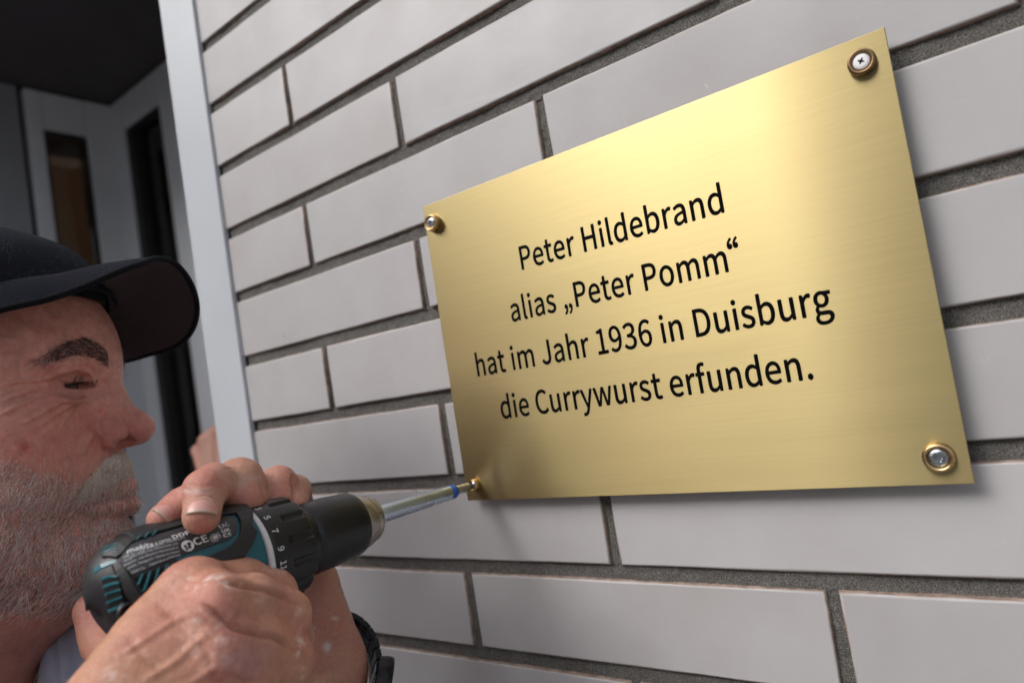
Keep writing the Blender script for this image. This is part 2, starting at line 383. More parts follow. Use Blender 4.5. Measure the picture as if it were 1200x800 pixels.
# letter outlines (advance, bezier splines) in 1/1000 em
CAP = 257
GLY = json.loads(r'{"(":[118,[[[51,-16,84,-69,90,-66],[97,-63,103,-60,73,-10],[59,49,59,109,59,168],[73,227,103,277,97,280],[90,283,84,286,51,234],[32,178,32,109,32,40]]]],")":[118,[[[28,-66,35,-69,67,-16],[86,40,86,109,86,178],[67,234,35,286,28,283],[21,280,15,277,45,227],[60,168,60,109,60,49],[45,-10,15,-60,21,-63]]]],",":[97,[[[24,-60,26,-67,58,-53],[77,-27,77,7,77,30],[67,44,50,44,37,44],[26,36,26,22,26,8],[37,-1,50,-1,51,-1],[52,0,54,0,53,-21],[40,-38,19,-48,21,-54]]]],"-":[122,[[[16,94,16,86,46,86],[76,86,106,86,106,94],[106,102,106,110,76,110],[46,110,16,110,16,102]]]],".":[97,[[[36,-5,49,-5,61,-5],[72,5,72,20,72,34],[61,44,49,44,36,44],[26,34,26,20,26,5]]]],"/":[137,[[[39,51,4,-63,12,-63],[19,-63,27,-63,62,51],[97,164,132,278,124,278],[117,278,109,278,74,164]]]],"0":[194,[[[48,-5,97,-5,146,-5],[177,40,177,129,177,218],[146,261,97,261,48,261],[18,218,18,129,18,40]],[[126,21,97,21,68,21],[48,54,48,129,48,204],[68,236,97,236,126,236],[146,204,146,129,146,54]]]],"1":[194,[[[31,9,31,0,78,0],[125,0,172,0,172,9],[172,18,172,27,154,27],[137,27,120,27,120,103],[120,180,120,257,112,257],[104,257,96,257,82,249],[65,243,42,238,42,232],[42,225,42,218,58,218],[73,218,88,218,88,154],[88,90,88,27,69,27],[50,27,31,27,31,18]]]],"2":[194,[[[15,6,15,0,69,0],[123,0,177,0,177,9],[177,18,177,28,153,28],[129,28,106,28,93,28],[77,26,64,25,124,82],[165,134,165,186,165,231],[136,261,90,261,57,261],[35,246,14,224,20,218],[26,212,33,206,47,223],[65,235,86,235,118,235],[133,214,133,185,133,140],[96,89,15,19,15,13]]]],"3":[194,[[[52,-5,92,-5,138,-5],[175,23,175,69,175,104],[151,126,120,134,120,134],[120,135,120,136,148,145],[166,166,166,197,166,238],[134,261,91,261,62,261],[39,248,20,231,25,224],[31,217,37,210,51,225],[69,235,90,235,117,235],[133,219,133,195,133,167],[116,146,62,146,62,137],[62,129,62,121,122,121],[142,101,142,70,142,40],[121,22,90,22,61,22],[42,36,27,51,21,45],[16,38,10,31,27,12]]]],"4":[194,[[[119,24,119,0,129,0],[139,0,149,0,149,24],[149,47,149,71,161,71],[172,71,183,71,183,79],[183,88,183,96,172,96],[161,96,149,96,149,150],[149,203,149,257,137,257],[126,257,114,257,78,202],[43,147,7,92,7,85],[7,78,7,71,44,71],[82,71,119,71,119,47]],[[119,123,119,96,93,96],[67,96,40,96,60,125],[79,155,99,184,106,196],[113,209,119,222,120,222],[120,222,121,222,120,209],[119,188,119,175,119,149]]]],"5":[194,[[[51,-5,92,-5,135,-5],[176,27,176,83,176,140],[141,165,98,165,83,165],[71,161,60,155,62,180],[64,205,67,229,99,229],[131,229,163,229,163,238],[163,248,163,257,122,257],[80,257,39,257,36,217],[33,177,30,137,36,133],[42,130,47,126,62,136],[73,141,90,141,122,141],[143,119,143,83,143,45],[119,22,89,22,59,22],[40,36,26,50,20,43],[15,36,9,29,27,12]]]],"6":[194,[[[56,-5,105,-5,145,-5],[179,29,179,79,179,133],[151,159,108,159,88,159],[65,148,50,129,51,208],[80,235,116,235,131,235],[147,227,157,215,163,222],[169,228,175,235,160,250],[141,261,114,261,65,261],[20,223,20,123,20,38]],[[54,50,50,103,67,127],[87,136,103,136,134,136],[149,113,149,79,149,44],[130,21,105,21,73,21]]]],"7":[194,[[[74,97,69,0,80,0],[92,0,103,0,107,100],[118,160,178,237,178,244],[178,250,178,257,124,257],[71,257,17,257,17,248],[17,238,17,229,59,229],[100,229,142,229,91,159]]]],"8":[194,[[[50,-5,98,-5,146,-5],[178,25,178,62,178,97],[158,116,135,129,135,130],[135,130,135,131,150,143],[169,166,169,193,169,232],[143,261,99,261,59,261],[28,234,28,195,28,168],[44,149,63,136,63,136],[63,135,63,135,40,122],[16,98,16,64,16,24]],[[133,155,116,139,85,151],[57,165,57,195,57,220],[75,237,98,237,126,237],[142,217,142,191,142,172]],[[128,19,98,19,68,19],[44,39,44,67,44,91],[59,111,80,125,116,110],[148,97,148,63,148,37]]]],"9":[194,[[[54,-5,82,-5,130,-5],[175,35,175,139,175,221],[138,261,89,261,49,261],[15,228,15,178,15,125],[43,97,86,97,107,97],[130,110,145,129,143,49],[114,22,81,22,64,22],[49,29,38,42,32,35],[26,28,20,22,35,7]],[[141,208,145,155,128,131],[109,121,91,121,61,121],[46,144,46,178,46,213],[64,236,89,236,122,236]]]],"<":[194,[[[125,73,181,51,181,60],[181,70,181,79,154,89],[126,99,98,110,81,116],[63,123,46,129,46,130],[46,130,46,131,63,137],[81,144,98,150,126,160],[154,171,181,181,181,190],[181,199,181,209,125,187],[69,165,13,143,13,134],[13,126,13,117,69,95]]]],"=":[194,[[[13,167,13,159,69,159],[125,159,181,159,181,167],[181,175,181,183,125,183],[69,183,13,183,13,175]],[[13,83,13,75,69,75],[125,75,181,75,181,83],[181,91,181,99,125,99],[69,99,13,99,13,91]]]],"A":[213,[[[30,86,1,0,12,0],[23,0,34,0,42,26],[51,52,59,78,90,78],[121,78,153,78,161,52],[169,26,177,0,189,0],[200,0,211,0,182,86],[153,171,124,257,112,257],[100,257,88,257,59,171]],[[93,104,67,104,71,117],[75,130,79,144,89,173],[97,200,105,230,106,230],[106,230,106,230,115,201],[123,173,132,144,136,130],[141,117,145,104,119,104]]]],"B":[230,[[[35,86,35,0,63,0],[90,0,117,0,174,0],[214,25,214,75,214,110],[193,131,162,137,162,137],[162,138,162,138,186,146],[200,168,200,194,200,239],[163,257,111,257,86,257],[61,257,35,257,35,171]],[[80,148,68,148,68,176],[68,203,68,231,81,231],[94,231,107,231,147,231],[168,220,168,190,168,164],[150,148,106,148,93,148]],[[83,26,68,26,68,58],[68,90,68,123,83,123],[97,123,112,123,158,123],[182,108,182,76,182,42],[157,26,112,26,97,26]]]],"C":[223,[[[68,-5,132,-5,165,-5],[190,9,211,32,205,39],[199,46,193,53,176,35],[158,24,133,24,84,24],[54,64,54,129,54,193],[86,233,134,233,157,233],[173,223,187,209,193,216],[199,223,204,230,190,246],[165,261,134,261,69,261],[20,211,20,128,20,45]]]],"D":[241,[[[35,86,35,0,57,0],[79,0,101,0,178,0],[220,48,220,129,220,211],[178,257,99,257,78,257],[57,257,35,257,35,171]],[[77,27,68,27,68,95],[68,162,68,230,77,230],[87,230,97,230,157,230],[187,194,187,129,187,64],[157,27,97,27,87,27]]]],"E":[206,[[[35,86,35,0,86,0],[136,0,187,0,187,9],[187,18,187,28,147,28],[107,28,68,28,68,59],[68,90,68,121,100,121],[132,121,165,121,165,130],[165,140,165,149,132,149],[100,149,68,149,68,176],[68,202,68,229,106,229],[145,229,183,229,183,238],[183,248,183,257,134,257],[85,257,35,257,35,171]]]],"F":[193,[[[35,86,35,0,46,0],[57,0,68,0,68,38],[68,77,68,115,100,115],[133,115,166,115,166,124],[166,133,166,143,133,143],[100,143,68,143,68,171],[68,200,68,229,106,229],[145,229,183,229,183,238],[183,248,183,257,134,257],[85,257,35,257,35,171]]]],"G":[241,[[[69,-5,136,-5,171,-5],[199,8,215,25,215,61],[215,97,215,133,187,133],[159,133,131,133,131,124],[131,115,131,106,149,106],[167,106,186,106,186,84],[186,61,186,39,175,29],[158,24,139,24,84,24],[54,64,54,129,54,193],[87,233,139,233,165,233],[181,222,194,209,200,216],[206,223,212,230,197,245],[174,261,138,261,70,261],[20,211,20,128,20,45]]]],"H":[255,[[[35,86,35,0,46,0],[57,0,68,0,68,40],[68,81,68,121,107,121],[147,121,187,121,187,81],[187,40,187,0,198,0],[209,0,220,0,220,86],[220,171,220,257,209,257],[198,257,187,257,187,221],[187,185,187,149,147,149],[107,149,68,149,68,185],[68,221,68,257,57,257],[46,257,35,257,35,171]]]],"J":[187,[[[50,-5,83,-5,133,-5],[154,31,154,75,154,136],[154,196,154,257,143,257],[132,257,121,257,121,197],[121,138,121,78,121,40],[107,24,80,24,61,24],[47,32,35,53,28,47],[20,42,12,36,27,9]]]],"K":[226,[[[35,86,35,0,46,0],[57,0,68,0,68,27],[68,54,68,81,82,99],[97,116,112,134,137,89],[163,45,189,0,201,0],[213,0,225,0,194,53],[163,106,132,159,159,192],[186,224,213,257,200,257],[188,257,176,257,140,214],[104,171,68,128,68,128],[68,128,68,128,68,171],[68,214,68,257,57,257],[46,257,35,257,35,171]]]],"L":[190,[[[35,86,35,0,84,0],[132,0,180,0,180,9],[180,18,180,28,143,28],[105,28,68,28,68,104],[68,180,68,257,57,257],[46,257,35,257,35,171]]]],"M":[284,[[[35,86,35,0,45,0],[55,0,64,0,64,47],[64,95,64,142,64,164],[62,195,60,218,61,218],[61,218,62,218,69,198],[75,179,82,159,99,115],[115,70,131,26,138,26],[145,26,153,26,169,70],[185,115,201,159,208,179],[215,198,222,218,222,218],[223,218,223,218,221,195],[219,164,219,142,219,95],[219,47,219,0,229,0],[239,0,249,0,249,86],[249,171,249,257,236,257],[223,257,210,257,194,211],[177,165,161,119,155,102],[150,84,143,66,143,66],[142,66,142,66,136,84],[130,102,123,119,107,165],[91,211,74,257,61,257],[48,257,35,257,35,171]]]],"N":[253,[[[35,86,35,0,46,0],[56,0,66,0,66,45],[66,90,66,135,66,162],[63,189,62,215,62,215],[63,215,63,215,73,197],[82,180,91,162,122,108],[153,54,185,0,196,0],[207,0,218,0,218,86],[218,171,218,257,208,257],[197,257,187,257,187,212],[187,168,187,123,187,97],[189,68,192,42,191,42],[190,42,190,42,181,60],[171,77,162,95,131,149],[100,203,68,257,57,257],[46,257,35,257,35,171]]]],"P":[222,[[[35,86,35,0,46,0],[57,0,68,0,68,34],[68,68,68,102,82,102],[96,102,110,102,166,102],[204,127,204,181,204,237],[166,257,109,257,84,257],[60,257,35,257,35,171]],[[80,129,68,129,68,162],[68,196,68,230,80,230],[92,230,104,230,150,230],[172,219,172,181,172,145],[151,129,106,129,93,129]]]],"T":[210,[[[89,76,89,0,99,0],[110,0,121,0,121,76],[121,153,121,229,147,229],[173,229,199,229,199,238],[199,248,199,257,136,257],[74,257,11,257,11,248],[11,238,11,229,37,229],[63,229,89,229,89,153]]]],"U":[253,[[[74,-5,126,-5,179,-5],[218,23,218,106,218,156],[218,206,218,257,208,257],[198,257,187,257,187,206],[187,156,187,105,187,43],[160,24,126,24,93,24],[67,43,67,105,67,156],[67,206,67,257,56,257],[45,257,34,257,34,206],[34,156,34,106,34,23]]]],"V":[201,[[[55,86,82,0,95,0],[107,0,120,0,147,86],[174,171,201,257,190,257],[179,257,168,257,155,210],[141,164,127,118,118,88],[112,63,102,33,102,33],[101,33,101,33,91,63],[85,88,76,118,62,164],[48,210,34,257,23,257],[12,257,0,257,28,171]]]],"a":[197,[[[44,-5,76,-5,99,-5],[121,8,139,23,139,23],[140,23,140,23,141,15],[142,8,143,0,152,0],[160,0,169,0,169,39],[169,78,169,117,169,164],[150,195,103,195,72,195],[46,181,29,170,33,163],[37,155,41,148,56,158],[76,168,98,168,129,168],[137,145,137,120,56,111],[21,91,21,49,21,15]],[[103,21,85,21,66,21],[51,30,51,51,51,76],[73,92,137,99,137,81],[137,64,137,46,119,30]]]],"b":[216,[[[98,-5,116,-5,159,-5],[199,33,199,98,199,157],[172,195,123,195,102,195],[81,183,63,168,63,180],[64,191,64,202,64,228],[64,253,64,279,54,279],[43,279,32,279,32,186],[32,93,32,0,41,0],[49,0,58,0,59,7],[60,13,61,20,61,20],[62,20,62,20,78,5]],[[142,22,111,22,98,22],[81,27,64,42,64,75],[64,109,64,142,82,159],[99,168,115,168,151,168],[165,140,165,98,165,51]]]],"d":[217,[[[49,-5,97,-5,120,-5],[140,8,155,22,155,22],[155,22,156,22,157,15],[158,7,159,0,167,0],[176,0,185,0,185,93],[185,186,185,279,174,279],[163,279,153,279,153,254],[153,230,153,206,153,195],[154,184,154,173,138,187],[123,195,101,195,57,195],[19,157,19,95,19,32]],[[121,22,104,22,71,22],[51,49,51,95,51,139],[76,168,106,168,122,168],[137,162,153,148,153,115],[153,82,153,48,137,31]]]],"e":[194,[[[58,-5,109,-5,135,-5],[155,4,172,15,168,22],[164,29,160,36,146,27],[131,21,113,21,77,21],[52,47,50,88,92,88],[135,88,178,88,179,92],[179,99,179,106,179,160],[152,195,103,195,60,195],[18,157,18,95,18,32]],[[83,110,49,110,53,148],[77,169,104,169,134,169],[151,149,151,110,117,110]]]],"f":[114,[[[12,172,12,164,20,164],[29,164,37,164,37,109],[37,55,37,0,48,0],[59,0,69,0,69,55],[69,109,69,164,83,164],[96,164,110,164,110,173],[110,181,110,190,96,190],[83,190,69,190,69,200],[69,210,69,220,69,245],[78,258,96,258,103,258],[111,256,118,252,120,261],[122,269,125,277,116,281],[105,283,93,283,55,283],[37,259,37,221,37,210],[37,200,37,190,29,190],[20,189,12,188,12,180]]]],"g":[198,[[[50,-88,96,-88,155,-88],[193,-57,193,-22,193,10],[170,23,126,23,114,23],[101,23,89,23,63,23],[56,32,56,44,56,55],[61,61,68,67,76,63],[87,60,96,60,135,60],[166,86,166,126,166,143],[159,157,150,166,163,166],[176,166,189,166,189,174],[189,182,189,190,167,190],[145,190,123,190,116,193],[107,195,96,195,58,195],[25,169,25,127,25,104],[37,86,50,76,50,76],[50,75,50,75,40,68],[29,55,29,39,29,24],[36,14,46,8,46,7],[46,7,46,6,28,-5],[18,-20,18,-37,18,-69]],[[118,82,96,82,74,82],[56,99,56,127,56,155],[74,172,96,172,119,172],[137,155,137,127,137,99]],[[138,-65,101,-65,66,-65],[46,-53,46,-32,46,-21],[51,-10,65,0,74,-2],[83,-3,90,-3,101,-3],[112,-3,123,-3,148,-3],[161,-9,161,-27,161,-47]]]],"h":[213,[[[32,93,32,0,43,0],[54,0,64,0,64,46],[64,92,64,138,83,157],[97,167,116,167,141,167],[152,152,152,116,152,77],[152,39,152,0,163,0],[174,0,184,0,184,40],[184,80,184,120,184,169],[166,195,126,195,100,195],[81,181,63,163,63,176],[64,189,64,202,64,228],[64,253,64,279,54,279],[43,279,32,279,32,186]]]],"i":[96,[[[32,63,32,0,43,0],[54,0,64,0,64,63],[64,127,64,190,54,190],[43,190,32,190,32,127]],[[36,229,48,229,61,229],[70,238,70,251,70,263],[61,271,48,271,36,271],[27,263,27,251,27,238]]]],"k":[193,[[[32,93,32,0,43,0],[53,0,64,0,64,17],[64,33,64,50,76,64],[88,78,99,92,118,61],[137,31,155,0,167,0],[178,0,190,0,166,38],[142,76,118,113,139,139],[160,165,181,190,169,190],[158,190,146,190,119,157],[92,123,65,90,65,90],[64,90,64,90,64,153],[64,216,64,279,53,279],[43,279,32,279,32,186]]]],"l":[100,[[[42,-5,66,-5,75,-5],[80,-3,84,-2,83,6],[81,15,80,23,76,22],[75,22,73,22,68,22],[64,26,64,36,64,117],[64,198,64,279,54,279],[43,279,32,279,32,198],[32,118,32,38,32,11]]]],"m":[324,[[[32,63,32,0,43,0],[54,0,64,0,64,46],[64,92,64,138,82,158],[98,167,112,167,136,167],[147,152,147,116,147,77],[147,39,147,0,158,0],[169,0,179,0,179,46],[179,92,179,138,197,158],[213,167,227,167,251,167],[263,152,263,116,263,77],[263,39,263,0,273,0],[284,0,294,0,294,40],[294,80,294,120,294,169],[276,195,237,195,214,195],[194,180,174,159,166,181],[151,195,121,195,99,195],[79,181,62,162,62,162],[62,162,62,162,61,172],[60,181,58,190,50,190],[41,190,32,190,32,127]]]],"n":[214,[[[32,63,32,0,43,0],[54,0,64,0,64,46],[64,92,64,138,83,157],[97,167,116,167,141,167],[152,152,152,116,152,77],[152,39,152,0,163,0],[174,0,184,0,184,40],[184,80,184,120,184,169],[166,195,126,195,100,195],[80,181,62,162,62,162],[62,162,62,162,61,172],[60,181,58,190,50,190],[41,190,32,190,32,127]]]],"o":[212,[[[60,-5,106,-5,153,-5],[194,32,194,95,194,158],[153,195,106,195,60,195],[18,158,18,95,18,32]],[[139,22,106,22,73,22],[51,51,51,95,51,139],[73,168,106,168,139,168],[161,139,161,95,161,51]]]],"p":[217,[[[32,10,32,-80,43,-80],[54,-80,64,-80,64,-59],[64,-37,64,-16,64,-5],[64,6,63,18,81,3],[99,-5,116,-5,159,-5],[199,33,199,98,199,157],[172,195,123,195,101,195],[79,182,62,168,62,168],[62,168,62,168,61,175],[60,183,58,190,50,190],[41,190,32,190,32,100]],[[142,22,111,22,98,22],[81,27,64,42,64,75],[64,109,64,142,83,159],[99,168,115,168,151,168],[165,140,165,98,165,51]]]],"r":[136,[[[32,63,32,0,43,0],[54,0,64,0,64,41],[64,81,64,122,77,154],[96,166,112,166,120,166],[124,165,131,163,133,172],[135,182,137,191,131,194],[125,195,116,195,95,195],[76,180,62,155,62,155],[62,155,62,155,61,167],[60,179,58,190,50,190],[41,190,32,190,32,127]]]],"s":[164,[[[55,-5,82,-5,127,-5],[151,21,151,52,151,88],[121,99,93,110,72,118],[52,125,52,143,52,158],[63,170,88,170,104,170],[118,163,131,153,136,160],[141,167,146,173,132,185],[111,195,87,195,46,195],[22,171,22,141,22,109],[50,96,77,86,98,78],[120,69,120,50,120,34],[108,20,83,20,60,20],[43,29,27,43,21,36],[16,29,11,22,29,7]]]],"t":[132,[[[51,-5,92,-5,104,-5],[116,-1,127,2,125,11],[123,19,121,27,114,24],[106,21,99,21,77,21],[70,35,70,58,70,93],[70,129,70,164,87,164],[104,164,121,164,121,173],[121,181,121,190,104,190],[87,190,70,190,70,208],[70,226,70,244,61,244],[52,244,43,244,42,226],[41,208,40,190,30,190],[19,189,9,188,9,180],[9,172,9,164,19,164],[28,164,38,164,38,129],[38,94,38,59,38,21]]]],"u":[213,[[[48,-5,88,-5,114,-5],[133,9,151,30,151,30],[151,30,152,30,152,20],[153,10,154,0,163,0],[172,0,181,0,181,63],[181,127,181,190,170,190],[159,190,149,190,149,145],[149,100,149,55,131,33],[117,23,97,23,72,23],[62,38,62,74,62,112],[62,151,62,190,51,190],[40,190,29,190,29,150],[29,110,29,70,29,21]]]],"w":[281,[[[45,63,62,0,75,0],[87,0,99,0,108,34],[117,68,126,102,131,120],[135,138,139,157,140,157],[141,157,141,157,146,138],[149,120,154,103,163,68],[172,34,181,0,194,0],[207,0,220,0,237,63],[255,127,272,190,261,190],[251,190,241,190,232,153],[222,117,213,80,209,62],[206,45,202,27,201,27],[201,27,200,27,195,45],[191,62,187,80,177,117],[167,153,157,190,146,190],[136,190,126,190,116,153],[106,117,96,80,91,62],[87,45,83,27,83,27],[82,27,82,27,78,45],[74,62,70,80,61,117],[51,153,42,190,31,190],[20,190,9,190,27,127]]]],"y":[182,[[[27,-82,35,-82,73,-82],[93,-53,106,-16,130,53],[154,121,178,190,167,190],[157,190,147,190,135,155],[124,120,112,85,107,68],[102,48,97,31,96,31],[96,31,95,31,89,49],[82,68,76,85,63,120],[51,155,38,190,27,190],[16,190,5,190,30,127],[55,63,81,0,79,-5],[78,-10,77,-15,69,-38],[55,-56,34,-56,29,-56],[23,-54,19,-53,17,-61],[15,-70,13,-78,19,-81]]]],"~":[194,[[[101,100,132,100,148,100],[166,111,180,136,174,140],[168,144,162,148,153,132],[144,125,132,125,110,125],[94,158,63,158,46,158],[28,147,14,123,20,118],[26,114,32,110,41,127],[51,134,62,134,84,134]]]],"°":[130,[[[39,168,65,168,91,168],[114,188,114,218,114,248],[91,268,65,268,39,268],[16,248,16,218,16,188]],[[82,186,65,186,48,186],[35,199,35,218,35,237],[48,250,65,250,82,250],[95,237,95,218,95,199]]]],"К":[227,[[[35,86,35,0,46,0],[57,0,68,0,68,41],[68,81,68,122,82,122],[97,122,112,122,138,81],[164,41,191,0,202,0],[214,0,226,0,196,46],[167,91,137,137,149,157],[160,177,172,198,187,226],[194,230,205,230,208,230],[211,230,214,229,216,239],[218,249,220,259,216,261],[211,261,206,261,183,261],[170,253,148,214,136,192],[124,170,112,148,97,148],[82,148,68,148,68,185],[68,221,68,257,57,257],[46,257,35,257,35,171]]]],"С":[223,[[[68,-5,132,-5,165,-5],[190,9,211,32,205,39],[199,46,193,53,176,35],[158,24,133,24,84,24],[54,64,54,129,54,193],[86,233,134,233,157,233],[173,223,187,209,193,216],[199,223,204,230,190,246],[165,261,134,261,69,261],[20,211,20,128,20,45]]]],"а":[197,[[[44,-5,76,-5,99,-5],[121,8,139,23,139,23],[140,23,140,23,141,15],[142,8,143,0,152,0],[160,0,169,0,169,39],[169,78,169,117,169,164],[150,195,103,195,72,195],[46,181,29,170,33,163],[37,155,41,148,56,158],[76,168,98,168,129,168],[137,145,137,120,56,111],[21,91,21,49,21,15]],[[103,21,85,21,66,21],[51,30,51,51,51,76],[73,92,137,99,137,81],[137,64,137,46,119,30]]]],"в":[199,[[[32,63,32,0,58,0],[83,0,109,0,152,0],[183,16,183,54,183,82],[165,95,144,100,144,100],[144,101,144,101,163,107],[175,121,175,142,175,176],[147,190,105,190,81,190],[56,190,32,190,32,127]],[[76,110,64,110,64,129],[64,148,64,167,76,167],[89,167,102,167,132,167],[144,157,144,139,144,121],[131,110,100,110,88,110]],[[77,23,64,23,64,44],[64,66,64,88,77,88],[90,88,103,88,135,88],[152,76,152,56,152,35],[137,23,105,23,91,23]]]],"д":[208,[[[39,-22,39,0,82,0],[125,0,168,0,168,-22],[168,-45,168,-67,178,-67],[187,-67,196,-67,197,-43],[198,-18,199,6,199,13],[199,19,199,26,190,26],[181,26,172,26,172,81],[172,135,172,190,132,190],[93,190,54,190,51,162],[47,134,44,106,36,44],[28,32,17,26,14,26],[11,26,8,26,8,19],[8,13,8,6,9,-18],[10,-43,11,-67,20,-67],[29,-67,39,-67,39,-45]],[[80,26,51,26,60,39],[68,62,72,100,74,121],[77,143,79,164,99,164],[120,164,140,164,140,118],[140,72,140,26,110,26]]]],"е":[194,[[[58,-5,109,-5,135,-5],[155,4,172,15,168,22],[164,29,160,36,146,27],[131,21,113,21,77,21],[52,47,50,88,92,88],[135,88,178,88,179,92],[179,99,179,106,179,160],[152,195,103,195,60,195],[18,157,18,95,18,32]],[[83,110,49,110,53,148],[77,169,104,169,134,169],[151,149,151,110,117,110]]]],"и":[221,[[[32,63,32,0,42,0],[52,0,62,0,86,36],[110,73,134,109,141,120],[152,138,159,150,160,150],[160,150,161,150,159,125],[158,100,158,79,158,53],[158,26,158,0,168,0],[178,0,189,0,189,63],[189,127,189,190,179,190],[169,190,159,190,135,154],[111,118,87,81,80,70],[69,52,62,41,61,41],[61,41,60,41,62,65],[63,91,63,111,63,137],[63,164,63,190,53,190],[43,190,32,190,32,127]]]],"л":[208,[[[14,-5,21,-5,49,-5],[66,16,71,58,76,94],[80,129,84,164,104,164],[123,164,143,164,143,109],[143,55,143,0,154,0],[165,0,175,0,175,63],[175,127,175,190,137,190],[98,190,59,190,54,149],[49,108,44,67,41,39],[32,26,19,26,15,26],[13,27,10,28,8,18],[6,8,4,-2,9,-4]]]],"н":[220,[[[32,63,32,0,43,0],[54,0,64,0,64,28],[64,56,64,85,95,85],[125,85,156,85,156,56],[156,28,156,0,166,0],[177,0,188,0,188,63],[188,127,188,190,177,190],[166,190,156,190,156,164],[156,139,156,113,125,113],[95,113,64,113,64,139],[64,164,64,190,54,190],[43,190,32,190,32,127]]]],"о":[212,[[[60,-5,106,-5,153,-5],[194,32,194,95,194,158],[153,195,106,195,60,195],[18,158,18,95,18,32]],[[139,22,106,22,73,22],[51,51,51,95,51,139],[73,168,106,168,139,168],[161,139,161,95,161,51]]]],"т":[180,[[[74,55,74,0,85,0],[95,0,106,0,106,55],[106,109,106,164,127,164],[148,164,170,164,170,173],[170,181,170,190,117,190],[63,190,10,190,10,181],[10,173,10,164,31,164],[53,164,74,164,74,109]]]],"“":[350,[[[251,274,270,283,267,288],[265,292,262,297,240,286],[218,262,218,231,218,212],[231,198,246,198,262,198],[270,210,270,221,270,233],[261,243,248,243,244,243],[241,242,238,240,238,256]],[[318,274,337,283,334,288],[332,292,329,297,307,286],[286,262,286,231,286,212],[298,198,313,198,329,198],[337,210,337,221,337,233],[328,243,315,243,311,243],[308,242,306,240,306,256]]]],"„":[166,[[[31,-52,34,-57,61,-41],[75,-19,75,13,75,35],[66,48,51,48,39,48],[30,40,30,26,30,14],[40,7,51,7,52,7],[53,7,54,7,54,-15],[44,-29,25,-42,28,-47]],[[99,-52,102,-57,129,-41],[144,-19,144,13,144,35],[135,48,119,48,107,48],[99,40,99,26,99,14],[109,7,119,7,121,7],[122,7,123,7,123,-15],[113,-29,93,-42,96,-47]]]],"₀":[350,[[[35,75,35,-42,128,-42],[222,-42,315,-42,315,75],[315,191,315,308,222,308],[128,308,35,308,35,191]],[[212,195,175,147,138,195],[101,243,64,291,138,291],[212,291,286,291,249,243]],[[223,85,186,133,223,181],[261,229,298,276,298,181],[298,85,298,-10,261,38]],[[138,-25,64,-25,101,23],[138,71,175,119,212,71],[249,23,286,-25,212,-25]],[[53,181,53,276,90,229],[127,181,164,133,127,85],[90,38,53,-10,53,85]]]],"⎓":[350,[[[35,75,35,-42,128,-42],[222,-42,315,-42,315,75],[315,191,315,308,222,308],[128,308,35,308,35,191]],[[212,195,175,147,138,195],[101,243,64,291,138,291],[212,291,286,291,249,243]],[[223,85,186,133,223,181],[261,229,298,276,298,181],[298,85,298,-10,261,38]],[[138,-25,64,-25,101,23],[138,71,175,119,212,71],[249,23,286,-25,212,-25]],[[53,181,53,276,90,229],[127,181,164,133,127,85],[90,38,53,-10,53,85]]]]}')
GLY[' '] = [80, []]
GLY['“'] = [166, [[[a - 219 if i % 2 == 0 else a for i, a in enumerate(p)] for p in s] for s in GLY['“'][1]]]
# ------------------------------------------------------------------ the entrance beside the wall
M_PVC = simple('white_grey_frame_paint', (.50, .53, .575), .38, var=.03, scale=8)
M_PVC2 = simple('pale_grey_frame_paint', (.58, .60, .64), .40, var=.04, scale=5)
M_PANEL = simple('grey_facade_panel', (.24, .25, .27), .5, var=.05, scale=4)
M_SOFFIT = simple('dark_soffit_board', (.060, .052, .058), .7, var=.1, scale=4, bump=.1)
M_GASKET = simple('black_rubber_gasket', (.012, .012, .014), .6)
M_ROOM = simple('dim_glow_interior_wall', (.055, .035, .022), .8, var=.3, scale=3)
M_OCHRE = simple('ochre_glow_curtain_cloth', (.55, .30, .06), .85, var=.25, scale=14)
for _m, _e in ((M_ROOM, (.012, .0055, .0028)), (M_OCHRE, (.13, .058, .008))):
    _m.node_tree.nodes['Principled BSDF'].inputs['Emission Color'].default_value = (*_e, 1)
    _m.node_tree.nodes['Principled BSDF'].inputs['Emission Strength'].default_value = 1.0     # glow put into wall and curtain material in place of light indoors
M_BROWN = simple('brown_interior_wood', (.075, .032, .018), .6, var=.3, scale=9)
def glass():
    m = bpy.data.materials.new('window_glass'); m.use_nodes = True
    t = m.node_tree; t.nodes.remove(t.nodes['Principled BSDF'])
    tr = t.nodes.new('ShaderNodeBsdfTransparent'); tr.inputs[0].default_value = (.90, .93, .92, 1)
    gl = t.nodes.new('ShaderNodeBsdfGlossy'); gl.inputs['Roughness'].default_value = .015
    fr = t.nodes.new('ShaderNodeFresnel'); fr.inputs[0].default_value = 1.45
    mx = t.nodes.new('ShaderNodeMixShader')
    t.links.new(fr.outputs[0], mx.inputs[0]); t.links.new(tr.outputs[0], mx.inputs[1]); t.links.new(gl.outputs[0], mx.inputs[2])
    t.links.new(mx.outputs[0], t.nodes['Material Output'].inputs[0])
    return m
M_GLASS = glass()

post = tag(empty('corner_trim', (-.62, 0, -1.5)), 'tall blue-grey metal corner trim closing the left edge of the brick wall', 'trim')
bm = bmesh.new()
box(bm, -.0330, .0265, -.0035, .05, 0, 2.75, .0012, 2)
bm_obj('trim_face', bm, M_PVC, post)
bm = bmesh.new()
box(bm, -.0329, -.026, .0505, .30, 0, 2.75, .001)
bm_obj('trim_return', bm, M_PVC2, post)
bm = bmesh.new()
for z in (.55, 1.02, 1.475, 1.54, 1.605, 1.67, 2.1):
    pass
box(bm, .0267, .0288, .0015, .012, 0, 2.75, .0004)
bm_obj('shadow_gap_strip', bm, M_GASKET, post)  # thin black strip drawn in for the shade of the gap beside the trim

XL, YB, ZC = -2.36, .75, 1.165      # recess: left wall plane, back wall plane, ceiling height

